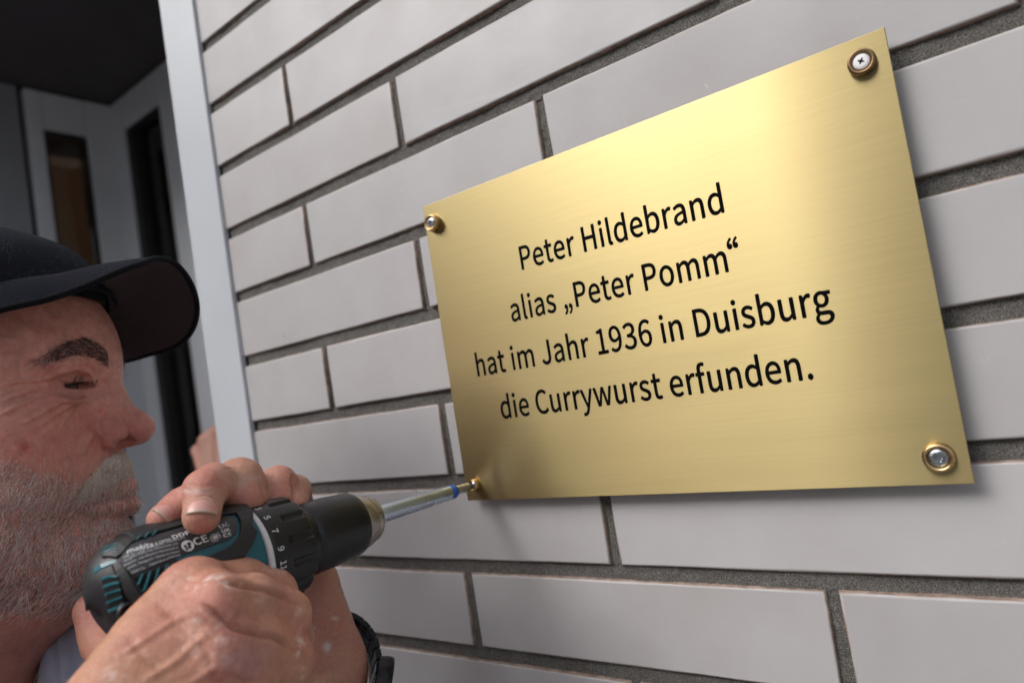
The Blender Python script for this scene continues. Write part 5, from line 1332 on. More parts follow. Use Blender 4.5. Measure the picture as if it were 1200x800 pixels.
def bl(U_, u, v, r, rv=None): return np.exp(-((U_[:, 0] - u) / r) ** 2 - ((U_[:, 1] - v) / (rv or r)) ** 2)
rc = np.tile(np.array([.545, .285, .185]), (len(RV), 1))
n1 = vnoise(RV, 70, 11); n2 = vnoise(RV, 260, 12); n3 = vnoise(RV, 700, 13)
rc = blend(rc, (.50, .20, .155), np.clip(.35 + .6 * n1, 0, .9))
rc = blend(rc, (.40, .22, .20), np.clip(.5 * vnoise(RV, 45, 19), 0, .5))
rc *= (1 + .10 * n2)[:, None]
for u, v, r in ((230, 690, 22), (275, 735, 26), (340, 700, 16), (352, 745, 16), (250, 700, 20)):
    rc = blend(rc, (.58, .24, .19), .55 * bl(RU, u, v, r))
for u, v, r, w in ((255, 792, 9, .9), (148, 752, 4, .7), (270, 770, 16, .45), (296, 778, 22, .35)):
    rc = blend(rc, (.36, .055, .06) if w > .5 else (.40, .22, .26), w * bl(RU, u, v, r) * np.clip(.8 + n2, 0, 1))
dust = sum(w * bl(RU, u, v, a, b) for u, v, a, b, w in ((240, 684, 26, 9, .9), (262, 682, 22, 7, .7), (230, 720, 9, 8, .9), (262, 735, 16, 12, .4), (350, 704, 7, 14, .7),
        (352, 758, 6, 16, .8), (150, 762, 10, 12, .35), (135, 790, 16, 12, .5), (245, 755, 30, 24, .35), (322, 668, 12, 5, .4), (300, 700, 14, 6, .3), (355, 790, 6, 12, .7)))
rc = blend(rc, (.74, .64, .60), np.clip(dust * sstep(.5 * n2 + .6 * n3 + .35 * n1, -.1, .5), 0, .7))
tm = bl(RU, 108, 715, 22, 34); tm = tm * (RU[:, 2] > .305)
rc = blend(rc, (.62, .25, .22), .8 * tm)
rc *= (1 + .05 * n3)[:, None]
lc = np.tile(np.array([.50, .275, .195]), (len(LV), 1))
m1 = vnoise(LV, 90, 14); m2 = vnoise(LV, 300, 15); m3 = vnoise(LV, 800, 16)
lc = blend(lc, (.50, .20, .16), np.clip(.3 + .5 * m1, 0, .7))
for u, v, r in ((235, 612, 14), (192, 612, 14), (205, 575, 16), (240, 560, 16), (285, 585, 18), (330, 575, 12)):
    lc = blend(lc, (.54, .19, .15), .6 * bl(LU, u, v, r))
lc = blend(lc, (.66, .52, .44), .5 * bl(LU, 280, 566, 10))
d2_ = sum(w * bl(LU, u, v, a, b) for u, v, a, b, w in ((383, 757, 4, 5, 1.0), (393, 724, 4, 2, .7), (366, 735, 3, 2, .6), (300, 560, 8, 4, .3), (230, 575, 20, 3, .4)))
lc = blend(lc, (.70, .66, .64), np.clip(d2_ * (1 + .6 * m2), 0, .8))
lc *= (1 + .05 * m3)[:, None]
bc_ = np.tile(np.array([.44, .22, .15]), (len(BV), 1))

# --- join into one mesh
VV = np.concatenate([HVw, RV, LV, BV])
o1 = len(HVw); o2 = o1 + len(RV); o3 = o2 + len(LV)
QQ = np.concatenate([HQ, RQ + o1, LQ + o2, BQ + o3])
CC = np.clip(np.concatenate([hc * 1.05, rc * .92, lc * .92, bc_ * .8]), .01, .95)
FAV = HN + .0 * HF
person = tag(empty('person', (float(hw((-.13, 0, 0))[0]), float(hw((-.13, 0, 0))[1]), -1.5)), 'bearded man in a dark baseball cap seen in profile holding the cordless drill', 'person')
PO = np.array(person.location)
def skin_mat():
    m = Mat('skin', (.5, .3, .2), .46, spec=.42)
    col = m.attr('tint').outputs['Color']
    c = m.coords('Object')
    fine = m.noise(520, c, 3, .6)
    col = m.mix(1.0, col, m.ramp(fine, [(.3, (.90, .86, .85)), (.7, (1.07, 1.05, 1.05))]), 'MULTIPLY')
    m.set('Base Color', col)
    m.set('Subsurface Weight', .12); m.set('Subsurface Radius', (.6, .25, .12)); m.set('Subsurface Scale', .006)
    v = m.n('TexVoronoi', {'Vector': c, 'Scale': 900.0, 'Randomness': 1.0}, feature='DISTANCE_TO_EDGE').outputs['Distance']
    v2 = m.n('TexVoronoi', {'Vector': c, 'Scale': 380.0, 'Randomness': 1.0}, feature='DISTANCE_TO_EDGE').outputs['Distance']
    h = m.math('ADD', m.ramp(v, [(0, 0), (.18, 1)]), m.math('ADD', m.math('MULTIPLY', m.ramp(v2, [(0, 0), (.12, 1)]), .9), m.math('MULTIPLY', fine, 2.6)))
    m.set('Roughness', m.ramp(m.noise(240, c, 3), [(.3, .38), (.7, .56)]))
    m.bump(h, .28, .0005)
    return m.m
M_SKIN = skin_mat()
def np_mesh(name, V_, Q_, mats, parent, col=None, smooth_=True, off=None):
    me = bpy.data.meshes.new(name)
    X = (V_ - (PO if off is None else off)).astype(np.float32)
    me.vertices.add(len(X)); me.vertices.foreach_set('co', X.ravel())
    k = Q_.shape[1]
    me.loops.add(Q_.size); me.loops.foreach_set('vertex_index', Q_.astype(np.int32).ravel())
    me.polygons.add(len(Q_)); me.polygons.foreach_set('loop_start', np.arange(0, Q_.size, k, dtype=np.int32))
    me.polygons.foreach_set('loop_total', np.full(len(Q_), k, dtype=np.int32))
    me.update(calc_edges=True); me.validate()
    me.polygons.foreach_set('use_smooth', np.full(len(me.polygons), smooth_))
    if col is not None:
        a = me.color_attributes.new('tint', 'FLOAT_COLOR', 'POINT')
        a.data.foreach_set('color', np.concatenate([col, np.ones((len(col), 1))], 1).astype(np.float32).ravel())
    return link(name, me, mats, parent)
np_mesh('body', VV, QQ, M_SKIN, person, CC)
# ------------------------------------------------------------------ eyes, nails
def obj_local(name, V_, Q_, mats, parent, **k): return np_mesh(name, np.array(V_), np.array(Q_), mats, parent, **k)
def eye_mat():
    m = Mat('eye', (.6, .55, .5), .22, spec=.4)
    c = m.n('TexCoord').outputs['Object']
    d = m.n('VectorMath', {0: c, 1: tuple(EDIR)}, operation='DOT_PRODUCT').outputs['Value']
    m.set('Base Color', m.ramp(m.math('MULTIPLY', d, 1 / .0119), [(0, (.09, .05, .042)), (.66, (.09, .05, .042)), (.72, (.03, .017, .012)), (.955, (.09, .05, .03)), (.965, (.005, .005, .005))]))
    return m.m
EDIR = (np.array([-.328, -.02, -.067]) - hw((-.0440, .0265, .0306))); EDIR /= np.linalg.norm(EDIR)
M_EYE = eye_mat()
for s in (1, -1):
    bm = bmesh.new()
    bmesh.ops.create_uvsphere(bm, u_segments=32, v_segments=20, radius=.0119)
    o = bm_obj('eye', bm, M_EYE, person, True)
    o.location = Vector(hw((-.0440, .0265 * s, .0306)) - PO)

M_NAIL = Mat('fingernail', (.60, .36, .31), .30, spec=.5)
_c = M_NAIL.attr('tint').outputs['Color']
M_NAIL.set('Base Color', _c); M_NAIL.set('Subsurface Weight', .08); M_NAIL.set('Subsurface Scale', .003)
M_NAIL = M_NAIL.m
def nail(D, T, r, n, L=.0125, half=58, slide=.25, r_off=.0004, tilt=0.0):
    D = np.array(D); T = np.array(T)
    a = T - D; a /= np.linalg.norm(a)
    n = np.array(n) - a * (np.array(n) @ a); n /= np.linalg.norm(n)
    b = np.cross(a, n)
    c0 = T - a * (L * .5 - r * slide)
    nu, nv = 14, 12
    Vs, Cs = [], []
    for lay in (0, 1):
        for i in range(nu + 1):
            for j in range(nv + 1):
                s = i / nu; w = -1 + 2 * j / nv
                # rounded cuticle and slightly rounded free edge
                x = L * (s - .5)
                x += -.0013 * (w * w) * (1 if s > .5 else 0) * (s - .5) * 2 + .0026 * w * w * (1 - s) * (s < .5)
                hr = half * (1 - .06 * (1 - s))
                ang = R_(hr) * w
                rr_ = r + r_off - (.0005 if lay else 0) - .0016 * (1 - s) ** 3 - .0009 * max(0, s - .75) * 4 * .2 - .0006 * w * w
                P = c0 + a * x + n * (rr_ * math.cos(ang)) + b * (rr_ * math.sin(ang))
                Vs.append(P)
                col = np.array([.58, .32, .28])
                if s < .22 + .05 * (1 - w * w): col = np.array([.66, .47, .42])
                if s > .91: col = np.array([.50, .37, .30])
                if s > .985: col = np.array([.30, .22, .16])
                pinkp = .5 * math.exp(-((w + .6) / .4) ** 2 - ((s - .6) / .25) ** 2) + .5 * math.exp(-((w - .6) / .35) ** 2 - ((s - .5) / .2) ** 2)
                col = col * (1 - pinkp) + np.array([.62, .20, .20]) * pinkp if s < .86 else col
                Cs.append(col)
    k = (nu + 1) * (nv + 1); Q_ = []
    id_ = lambda l, i, j: l * k + i * (nv + 1) + j
    for i in range(nu):
        for j in range(nv):
            Q_.append((id_(0, i, j), id_(0, i + 1, j), id_(0, i + 1, j + 1), id_(0, i, j + 1)))
            Q_.append((id_(1, i, j), id_(1, i, j + 1), id_(1, i + 1, j + 1), id_(1, i + 1, j)))
    for i in range(nu):
        Q_.append((id_(0, i, 0), id_(1, i, 0), id_(1, i + 1, 0), id_(0, i + 1, 0))); Q_.append((id_(0, i, nv), id_(0, i + 1, nv), id_(1, i + 1, nv), id_(1, i, nv)))
    for j in range(nv):
        Q_.append((id_(0, 0, j), id_(0, 0, j + 1), id_(1, 0, j + 1), id_(1, 0, j))); Q_.append((id_(0, nu, j), id_(1, nu, j), id_(1, nu, j + 1), id_(0, nu, j + 1)))
    return np_mesh('fingernail', np.array(Vs), np.array(Q_), M_NAIL, person, np.array(Cs))
toC = lambda P: (CAM - np.array(P)) / np.linalg.norm(CAM - np.array(P))
upI = -RM[1]; rtI = RM[0]
D_, T_ = C3(240, 573, .3165), C3(236, 604, .306)
nail(D_, T_, .0084, toC(T_) + .10 * upI + .02 * rtI, L=.0120, half=55, slide=.50, r_off=.0003)
D_, T_ = C3(217, 593, .329), C3(193, 608, .3185)
nail(D_, T_, .0073, toC(T_) * 1.0 + .50 * upI - .0 * rtI, L=.0112, half=52, slide=.70, r_off=.0006)
D_, T_ = C3(326, 568, .382), C3(325, 590, .372)
nail(D_, T_, .0087, toC(T_) + .2 * upI, L=.009, half=45, slide=.55)

# ------------------------------------------------------------------ cap
def catmull(P, n):
    P = np.array(P, float); P = np.concatenate([[2 * P[0] - P[1]], P, [2 * P[-1] - P[-2]]])
    m = len(P) - 3; out = []
    for k in range(n + 1):
        t = k / n * m; i = min(int(t), m - 1); f = t - i
        a, b, c, d = P[i:i + 4]
        out.append(.5 * (2 * b + (c - a) * f + (2 * a - 5 * b + 4 * c - d) * f * f + (3 * b - a - 3 * c + d) * f ** 3))
    return np.array(out)
def felt(name, lo, hi, speck=.0):
    m = Mat(name, lo, .92, spec=.2)
    c = m.coords('Object')
    f = m.noise(900, c, 4, .7); g = m.noise(90, c, 4)
    b = m.ramp(f, [(.35, lo), (.70, hi)])
    b = m.mix(m.math('MULTIPLY', g, .4), b, tuple(x * .6 for x in lo))
    if speck:
        v = m.n('TexVoronoi', {'Vector': c, 'Scale': 700.0, 'Randomness': 1.0}).outputs['Distance']
        sp = m.math('MULTIPLY', m.ramp(v, [(0, 1), (.13, 1), (.22, 0)]), m.ramp(m.noise(70, c, 2), [(.50, 0), (.62, speck)]))
        b = m.mix(sp, b, (.22, .23, .26))
    m.set('Base Color', b)
    m.set('Sheen Weight', .06); m.set('Specular IOR Level', .1); m.set('Sheen Roughness', .5); m.set('Sheen Tint', (.5, .55, .7, 1))
    m.bump(m.math('ADD', f, m.noise(2200, c, 2)), .8, .0008)
    return m.m
M_FELT = felt('dark_navy_felt', (.0035, .004, .008), (.014, .016, .025), .5)
M_UNDER = felt('brown_grey_brim_lining', (.060, .043, .048), (.085, .064, .070))
M_BIND = felt('black_brim_binding', (.004, .004, .006), (.012, .012, .015))

cap_c = np.array([-.106, .003, .071]); cr = np.array([.090, .087, .068])
nt_, ns_ = 120, 40
Vs = []
for lay in (0, 1):
    for i in range(ns_ + 1):
        for j in range(nt_):
            th = 2 * math.pi * j / nt_
            zr = .070 + .020 * math.cos(th - .2)
            ps0 = math.asin(max(-.6, min(.9, (zr - cap_c[2]) / cr[2])))
            ps = ps0 + (math.pi / 2 - ps0) * i / ns_
            rr_ = 1.0
            sm = abs(((th / (math.pi / 3)) + .5) % 1 - .5) * (math.pi / 3) * max(.05, math.cos(ps)) * .09
            d = -.0006 * math.exp(-(sm / .0012) ** 2) + .0005 * math.exp(-((sm - .004) / .0012) ** 2)
            d += .0010 * math.sin(th * 5 + ps * 3) * math.cos(ps) * .6 + .0012 * math.sin(ps * 9 + th * 2) * .4
            cs = abs(math.cos(ps)) ** .92
            p = cap_c + np.array([cr[0] * math.cos(th) * cs, cr[1] * math.sin(th) * cs, cr[2] * abs(math.sin(ps)) ** .97 * (1 if ps >= 0 else -1)])
            nn = (p - cap_c) / cr ** 2; nn /= np.linalg.norm(nn)
            Vs.append(p + nn * (d - .0022 * lay))
Q_ = []
k = (ns_ + 1) * nt_
for i in range(ns_):
    for j in range(nt_):
        a, b = i * nt_ + j, i * nt_ + (j + 1) % nt_
        Q_.append((a, b, b + nt_, a + nt_)); Q_.append((k + a, k + a + nt_, k + b + nt_, k + b))
for j in range(nt_): Q_.append((j, k + j, k + (j + 1) % nt_, (j + 1) % nt_))
cap = np_mesh('cap', HN + np.array(Vs) @ HM, np.array(Q_), M_FELT, person)
bm = bmesh.new(); bmesh.ops.create_uvsphere(bm, u_segments=16, v_segments=8, radius=.007)
for v in bm.verts: v.co = Vector(HN + (np.array([v.co.x, v.co.y, v.co.z * .45]) + cap_c + np.array([0, 0, cr[2]])) @ HM - PO)
bm_obj('cap_button', bm, M_FELT, cap, True)

E_ = [(-.082, .082, .0615), (-.0650, .0855, .0655), (-.0457, .085, .0705), (-.0357, .0815, .0733), (-.0252, .076, .0768), (-.0098, .070, .0839), (.0050, .060, .0934), (.0137, .049, .0998), (.0193, .035, .1056),
      (.0258, .018, .1050), (.0304, 0, .0937), (.0284, -.020, .0791), (.0179, -.040, .0655), (.001, -.055, .0581), (-.0165, -.065, .0557), (-.0344, -.075, .0533), (-.066, -.0815, .0500)]
I_ = [(-.082, .0795, .0640), (-.070, .0790, .0760), (-.060, .0760, .0820), (-.048, .0700, .0870), (-.037, .0620, .0910), (-.028, .0520, .0940), (-.0215, .040, .0970), (-.0180, .027, .0985), (-.0165, .013, .0980),
      (-.0165, -.002, .0955), (-.0185, -.018, .0910), (-.0235, -.033, .0850), (-.032, -.047, .0780), (-.043, -.059, .0700), (-.054, -.068, .0630), (-.062, -.0745, .0570), (-.0665, -.0785, .0510)]
n1_, n2_ = 96, 20
Ec, Ic = catmull(E_, n1_), catmull(I_, n1_)
top = []; bot = []
for i in range(n1_ + 1):
    for j in range(n2_ + 1):
        t = j / n2_
        p = (Ic[i] + (Ic[i] - Ec[i]) * .10 + np.array([-.004, 0, -.001])) * (1 - t) + Ec[i] * t
        bul = .0045 * math.sin(math.pi * t) * math.sin(math.pi * i / n1_)
        top.append(p + np.array([0, 0, bul + .0011])); bot.append(p + np.array([0, 0, bul - .0013]))
def grid_q(n1, n2, flip=False):
    q = []
    for i in range(n1):
        for j in range(n2):
            a = i * (n2 + 1) + j
            f_ = (a, a + 1, a + n2 + 2, a + n2 + 1)
            q.append(f_[::-1] if flip else f_)
    return q
brim = np_mesh('brim', HN + np.array(top) @ HM, np.array(grid_q(n1_, n2_)), M_FELT, cap)
np_mesh('brim_lining', HN + np.array(bot) @ HM, np.array(grid_q(n1_, n2_, True)), M_UNDER, cap)
def tube(path, r, n=10, closed=False):
    path = np.array(path); m = len(path); Vs = []; Q_ = []
    up = np.array([.13, .31, .94])
    for i in range(m):
        a = path[min(i + 1, m - 1)] - path[max(i - 1, 0)]; a /= np.linalg.norm(a) + 1e-12
        x = np.cross(a, up); x /= np.linalg.norm(x) + 1e-12; y = np.cross(a, x)
        rr_ = r[i] if hasattr(r, '__len__') else r
        for k in range(n):
            t = 2 * math.pi * k / n
            Vs.append(path[i] + rr_ * (x * math.cos(t) + y * math.sin(t)))
    for i in range(m - 1):
        for k in range(n):
            Q_.append((i * n + k, i * n + (k + 1) % n, (i + 1) * n + (k + 1) % n, (i + 1) * n + k))
    return np.array(Vs), np.array(Q_)
tv, tq = tube(HN + Ec @ HM, .0019)
np_mesh('brim_binding', tv, tq, M_BIND, cap)
# sweatband inside the front of the cap
sb = np.array([cap_c + np.array([(cr[0] - .010) * math.cos(t), (cr[1] - .010) * math.sin(t), .001 + .016 * math.cos(t - .2) + z]) for t in np.linspace(-1.9, 1.9, 60) for z in (-.002, .010)])
np_mesh('sweatband', HN + sb @ HM, np.array([(2 * i, 2 * i + 1, 2 * i + 3, 2 * i + 2) for i in range(59)]), M_BIND, cap)

# ------------------------------------------------------------------ t-shirt
def shirt_mat():
    m = Mat('lilac_blue_cotton', (.36, .38, .50), .9, spec=.2)
    c = m.coords('Object')
    g = m.noise(30, c, 5, .6)
    b = m.ramp(g, [(.3, (.34, .36, .47)), (.7, (.46, .48, .58))])
    st = m.math('MULTIPLY', m.ramp(m.noise(75, c, 5, .7), [(.60, 0), (.70, 1)]), m.ramp(m.noise(20, c, 1), [(.5, 0), (.6, .6)]))
    b = m.mix(st, b, (.06, .07, .12))
    m.set('Base Color', b)
    m.set('Sheen Weight', .2)
    m.bump(m.noise(1400, c, 2), .4, .0005)
    return m.m
SH = []
for p in BO[:4] + BO[8:9] + BO[9:10]:
    q = dict(p)
    if q['t'] == 'c': q['ra'] += .008; q['rb'] += .008
    else: q['r'] = q['r'] + .008
    SH.append(q)
SH = SH[1:]
SH += [p_cap(C3(70, 716, .452), C3(112, 800, .440), .012, .030, k=.020), p_cap(C3(112, 800, .440), C3(150, 1000, .46), .030, .06, k=.03)]
SH += [p_cap(hw((-.125, 0, -.06)), hw((-.138, 0, -.165)), .062, .066, k=.006, op='-')]
SV, SQ = world_mesh(SH, .0032, 1)
SN = normals(SV, SQ); SU = to_px(SV)
SV = groove(SV, SN, SU, [([(66, 706), (74, 740), (82, 790), (86, 820)], .0030, 4.5), ([(68, 706), (88, 738), (104, 775), (110, 810)], .0030, 4.5), ([(64, 708), (62, 750), (64, 800)], .0024, 4), ([(70, 704), (100, 728), (125, 750)], .0022, 4)])
SV += normals(SV, SQ) * (.0018 * vnoise(SV, 30, 21))[:, None]
np_mesh('t_shirt', SV, SQ, shirt_mat(), person)
# trousers and shoes (out of frame)
TR = []
for p in BO[3:8]:
    q = dict(p)
    if q['t'] == 'c': q['ra'] += .012; q['rb'] += .014
    else: q['r'] = q['r'] + .012
    TR.append(q)
TV, TQ = world_mesh(TR, .009, 2)
np_mesh('trousers', TV, TQ, simple('dark_work_trousers', (.03, .035, .05), .9), person)

# ------------------------------------------------------------------ gold chain at the neck
M_GOLD = simple('gold_chain_metal', (.75, .50, .16), .25, 1.0)
pts = catmull([C3(56, 748, .432), C3(48, 765, .428), C3(42, 785, .424), C3(36, 810, .420), C3(34, 850, .418)], 44)
Vs = []; Q_ = []
for i, p in enumerate(pts):
    a = pts[min(i + 1, 44)] - pts[max(i - 1, 0)]; a /= np.linalg.norm(a)
    x = np.cross(a, toC(p)); x /= np.linalg.norm(x); y = np.cross(a, x)
    if i % 2: x, y = y, x
    b0 = len(Vs)
    for k in range(10):
        t = 2 * math.pi * k / 10
        c_ = p + a * .0019 * math.cos(t) + x * .0012 * math.sin(t)
        rd = a * math.cos(t) + x * math.sin(t)
        for m in range(5):
            s = 2 * math.pi * m / 5
            Vs.append(c_ + .00045 * (rd * math.cos(s) + y * math.sin(s)))
    for k in range(10):
        for m in range(5):
            Q_.append((b0 + k * 5 + m, b0 + k * 5 + (m + 1) % 5, b0 + ((k + 1) % 10) * 5 + (m + 1) % 5, b0 + ((k + 1) % 10) * 5 + m))
np_mesh('necklace', np.array(Vs), np.array(Q_), M_GOLD, person)

# ------------------------------------------------------------------ wristwatch on the left wrist
M_WB = simple('black_watch_metal', (.016, .016, .018), .30, .6, var=.3, scale=200)
wc = C3(388, 796, .426);
wa = -upI * .62 - toC(wc) * .70 - rtI * .16; wa /= np.linalg.norm(wa)
wx = rtI - wa * (rtI @ wa); wx /= np.linalg.norm(wx); wy = np.cross(wx, wa)
strap = None
nl = 30
for i in range(nl):
    t = 2 * math.pi * i / nl
    rx_, ry_ = .0275, .0400
    c_ = wc + wx * rx_ * math.cos(t) + wy * ry_ * math.sin(t)
    o_ = wx * math.cos(t) / rx_ + wy * math.sin(t) / ry_; o_ /= np.linalg.norm(o_)
    tg = np.cross(wa, o_)
    for part, (w0, w1) in enumerate(((-.0095, -.0042), (-.0038, .0038), (.0042, .0095))):
        bm = bmesh.new()
        box(bm, -.00335, .00335, w0 - .0001, w1 + .0001, -.0016, .0024 - (.0003 if part == 1 else 0), .0006, 2)
        for v in bm.verts:
            v.co = Vector(c_ + tg * v.co.x + wa * v.co.y + o_ * v.co.z - PO)
        if strap is None:
            strap = bm_obj('watch_strap', bm, M_WB, person)
        else:
            bm_obj('strap_link', bm, M_WB, strap)
# watch case on the back of the wrist
bm = bmesh.new()
c_ = wc + wx * .0275
Mx = Matrix((( *wy, ), (*wx,), (*wa,))).transposed().to_4x4() if False else None
for a_, r_ in ():
    pass
lathe(bm, [(-.001, .0175), (.004, .0185), (.0075, .0185), (.0085, .0175), (.0088, .0150), (.0080, .0148), (.0080, .0001)], 48)
B3 = np.stack([wy, wx, wa], 0)
for v in bm.verts:
    v.co = Vector(c_ + np.array([v.co.x, v.co.y, v.co.z]) @ B3 - PO)
bm_obj('watch_case', bm, M_WB, strap, True)
# ------------------------------------------------------------------ beard, moustache, brows, lashes: real strands
def hair_mat(name):
    m = Mat(name, (.5, .5, .5), .55, spec=.35)
    m.set('Base Color', m.attr('tint').outputs['Color'])
    return m.m
M_HAIR = hair_mat('beard_hair')
NH = normals(HVw, HQ)
A4 = HVw[HQ]
area = .5 * np.linalg.norm(np.cross(A4[:, 2] - A4[:, 0], A4[:, 3] - A4[:, 1]), axis=1)
FC = LOC[HQ].mean(1)
FUV = to_px(A4.mean(1))
def grow(name, weight, n, length, dirf, width, colf, seed, kind=None, curl=.25, segs=3, lift=.45):
    r = np.random.default_rng(seed)
    w = weight(FC, FUV) * area
    w = np.maximum(w, 0)
    f = r.choice(len(w), n, p=w / w.sum())
    a, b = r.random(n), r.random(n)
    q = A4[f]
    P = (q[:, 0] * (1 - a)[:, None] + q[:, 1] * a[:, None]) * (1 - b)[:, None] + (q[:, 3] * (1 - a)[:, None] + q[:, 2] * a[:, None]) * b[:, None]
    L3 = (P - HN) @ HM.T
    nr = NH[HQ[f, 0]]
    D = dirf(L3, r) @ HM
    D = D - nr * (D * nr).sum(1)[:, None]
    D /= np.linalg.norm(D, axis=1)[:, None] + 1e-9
    lf = lift * r.uniform(.6, 1.5, n)
    D = D + nr * lf[:, None] + r.normal(0, curl, (n, 3))
    D /= np.linalg.norm(D, axis=1)[:, None]
    ln = length(L3, r)
    bend = r.normal(0, .35, (n, 3)) - nr * .30
    wd = width * r.uniform(.7, 1.3, n)
    side = np.cross(D, nr); side /= np.linalg.norm(side, axis=1)[:, None] + 1e-9
    oth = np.cross(D, side)
    col = colf(L3, r)
    Vs = np.zeros((n, segs + 1, 3, 3)); Cs = np.zeros((n, segs + 1, 3, 3))
    for k in range(segs + 1):
        t = k / segs
        c = P - nr * .0006 + D * (ln * t)[:, None] + bend * (ln * .5 * t * t)[:, None]
        w_ = wd * (1 - .75 * t)
        for j in range(3):
            an = 2 * math.pi * j / 3
            Vs[:, k, j] = c + side * (w_ * math.cos(an))[:, None] + oth * (w_ * math.sin(an))[:, None]
            Cs[:, k, j] = col
    base = (np.arange(n) * (segs + 1) * 3)[:, None]
    Q_ = []
    for k in range(segs):
        for j in range(3):
            Q_.append(base + np.array([[k * 3 + j, k * 3 + (j + 1) % 3, (k + 1) * 3 + (j + 1) % 3, (k + 1) * 3 + j]]))
    Q_ = np.concatenate(Q_)
    o = np_mesh(name, Vs.reshape(-1, 3), Q_, M_HAIR, person, np.clip(Cs.reshape(-1, 3), .004, .95))
    if kind: o['kind'] = kind
    return o
def mixcol(p, cols, n, r, jit=.15):
    i = r.choice(len(cols), n, p=p)
    c = np.array(cols)[i]
    return c * (1 + r.normal(0, jit, n))[:, None]
WHITE, GREY, BROWN, DARK = (.86, .80, .78), (.50, .43, .42), (.20, .115, .10), (.045, .024, .02)
def in_beard(L3, UVp):
    # cheek line: from the sideburn down to the corner of the moustache
    x, y, z = L3[:, 0], np.abs(L3[:, 1]), L3[:, 2]
    line = np.interp(x, [-.14, -.105, -.080, -.060, -.045, -.034, -.026, -.012], [.055, .050, .008, -.006, -.014, -.021, -.027, -.034])
    w = sstep(line - z, -.004, .010)
    w *= 1 - .72 * blob(np.stack([x, y, z], 1), (-.016, .000, -.0455), (.015, .024, .0065))       # lower lip
    w *= 1 - sstep(-z - .3 * (x + .02), .095, .115)                                      # fades on the throat
    w *= x > -.150
    w *= 1 - .9 * sstep(-x, .100, .104) * (z > -.03) * (y > .06)
    return w
bw = lambda L, U: in_beard(L, U) * np.where(L[:, 1] > -.01, 1.0, .22)
def beard_dir(L3, r):
    n = len(L3)
    y = np.sign(L3[:, 1])
    front = sstep(L3[:, 0], -.06, -.02)
    d = np.zeros((n, 3))
    d[:, 0] = -.55 * (1 - front) + .05
    d[:, 1] = y * .15 * front
    d[:, 2] = -1
    low = sstep(-L3[:, 2], .07, .10)
    d[:, 0] -= .6 * low
    # swirls
    d[:, 0] += .55 * vnoise(L3, 45, 31) + .55 * vnoise(L3, 170, 34); d[:, 2] += .35 * vnoise(L3, 45, 32); d[:, 1] += .3 * vnoise(L3, 45, 33) + .5 * vnoise(L3, 170, 37)
    return d
def beard_len(L3, r):
    return (.0040 + .0026 * sstep(-L3[:, 2], .02, .07)) * r.uniform(.55, 1.35, len(L3)) * (1 + .35 * vnoise(L3, 70, 63))
def beard_col(L3, r):
    n = len(L3); up = sstep(-L3[:, 2], .02, .08)
    a = mixcol((.80, .15, .05), (WHITE, GREY, BROWN), n, r)
    b = mixcol((.50, .30, .20), (WHITE, GREY, BROWN), n, r)
    out = np.where((r.random(n) < up)[:, None], b, a)
    w = mixcol((1.,), (WHITE,), n, r)
    cl = sstep(vnoise(L3, 75, 61) + .6 * vnoise(L3, 190, 62), .05, .6)
    return np.where((r.random(n) < .75 * cl)[:, None], w, out)
grow('beard', bw, 27000, beard_len, beard_dir, .00014, beard_col, 41, 'stuff', curl=.28)
# sparse long white hairs high on the cheek
ch = lambda L, U: sstep(1 - np.hypot((L[:, 0] + .052) / .030, (L[:, 2] + .010) / .016), 0, .5) * (L[:, 1] > 0) + .6 * in_beard(L, U) * (L[:, 1] > 0) * (L[:, 2] > -.05)
grow('beard_stubble', ch, 420, lambda L, r: .0052 * r.uniform(.5, 1.3, len(L)), beard_dir, .00008, lambda L, r: mixcol((1.,), (WHITE,), len(L), r), 47, 'stuff', curl=.6, segs=4)
def mo_w(L, U):
    x, y, z = L[:, 0], np.abs(L[:, 1]), L[:, 2]
    up = np.interp(y, [0, .010, .020, .030, .038], [-.0125, -.0135, -.0165, -.0240, -.034])
    lo = np.interp(y, [0, .010, .020, .030, .038], [-.0300, -.0300, -.0320, -.0365, -.041])
    return sstep(up - z, -.001, .002) * sstep(z - lo, -.001, .003) * (y < .033) * (x > -.045) * np.where(L[:, 1] > -.01, 1.0, .5)
def mo_dir(L3, r):
    n = len(L3); d = np.zeros((n, 3))
    y = L3[:, 1]
    d[:, 1] = np.clip(y / .012, -1, 1) * .75; d[:, 2] = -1; d[:, 0] = -.25 * np.minimum(1, np.abs(y) / .02)
    d[:, 0] += .25 * vnoise(L3, 160, 35); d[:, 1] += .3 * vnoise(L3, 160, 36)
    return d
grow('moustache', mo_w, 6500, lambda L, r: .0105 * r.uniform(.7, 1.25, len(L)), mo_dir, .00014, lambda L, r: mixcol((.80, .16, .04), ((.86, .78, .70), GREY, BROWN), len(L), r), 42, 'stuff', curl=.16, segs=5, lift=.55)
def brow_w(L, U):
    x, y, z = L[:, 0], L[:, 1], L[:, 2]
    ya = np.abs(y)
    zc = np.interp(ya, [.012, .018, .030, .042, .055], [.0445, .0500, .0540, .0520, .0450])
    hh = np.interp(ya, [.008, .018, .030, .042, .055], [.0045, .0058, .0055, .0040, .0018])
    return (np.abs(z - zc) < hh) * (ya > .0135) * (ya < .056) * (x > -.075) * (1 - .6 * sstep(ya, .042, .056))
def brow_dir(L, r):
    n = len(L); d = np.zeros((n, 3)); d[:, 1] = np.sign(L[:, 1]); d[:, 2] = .35 - 9 * np.maximum(0, np.abs(L[:, 1]) - .03) / .2 - .15; d[:, 0] = -.3
    return d
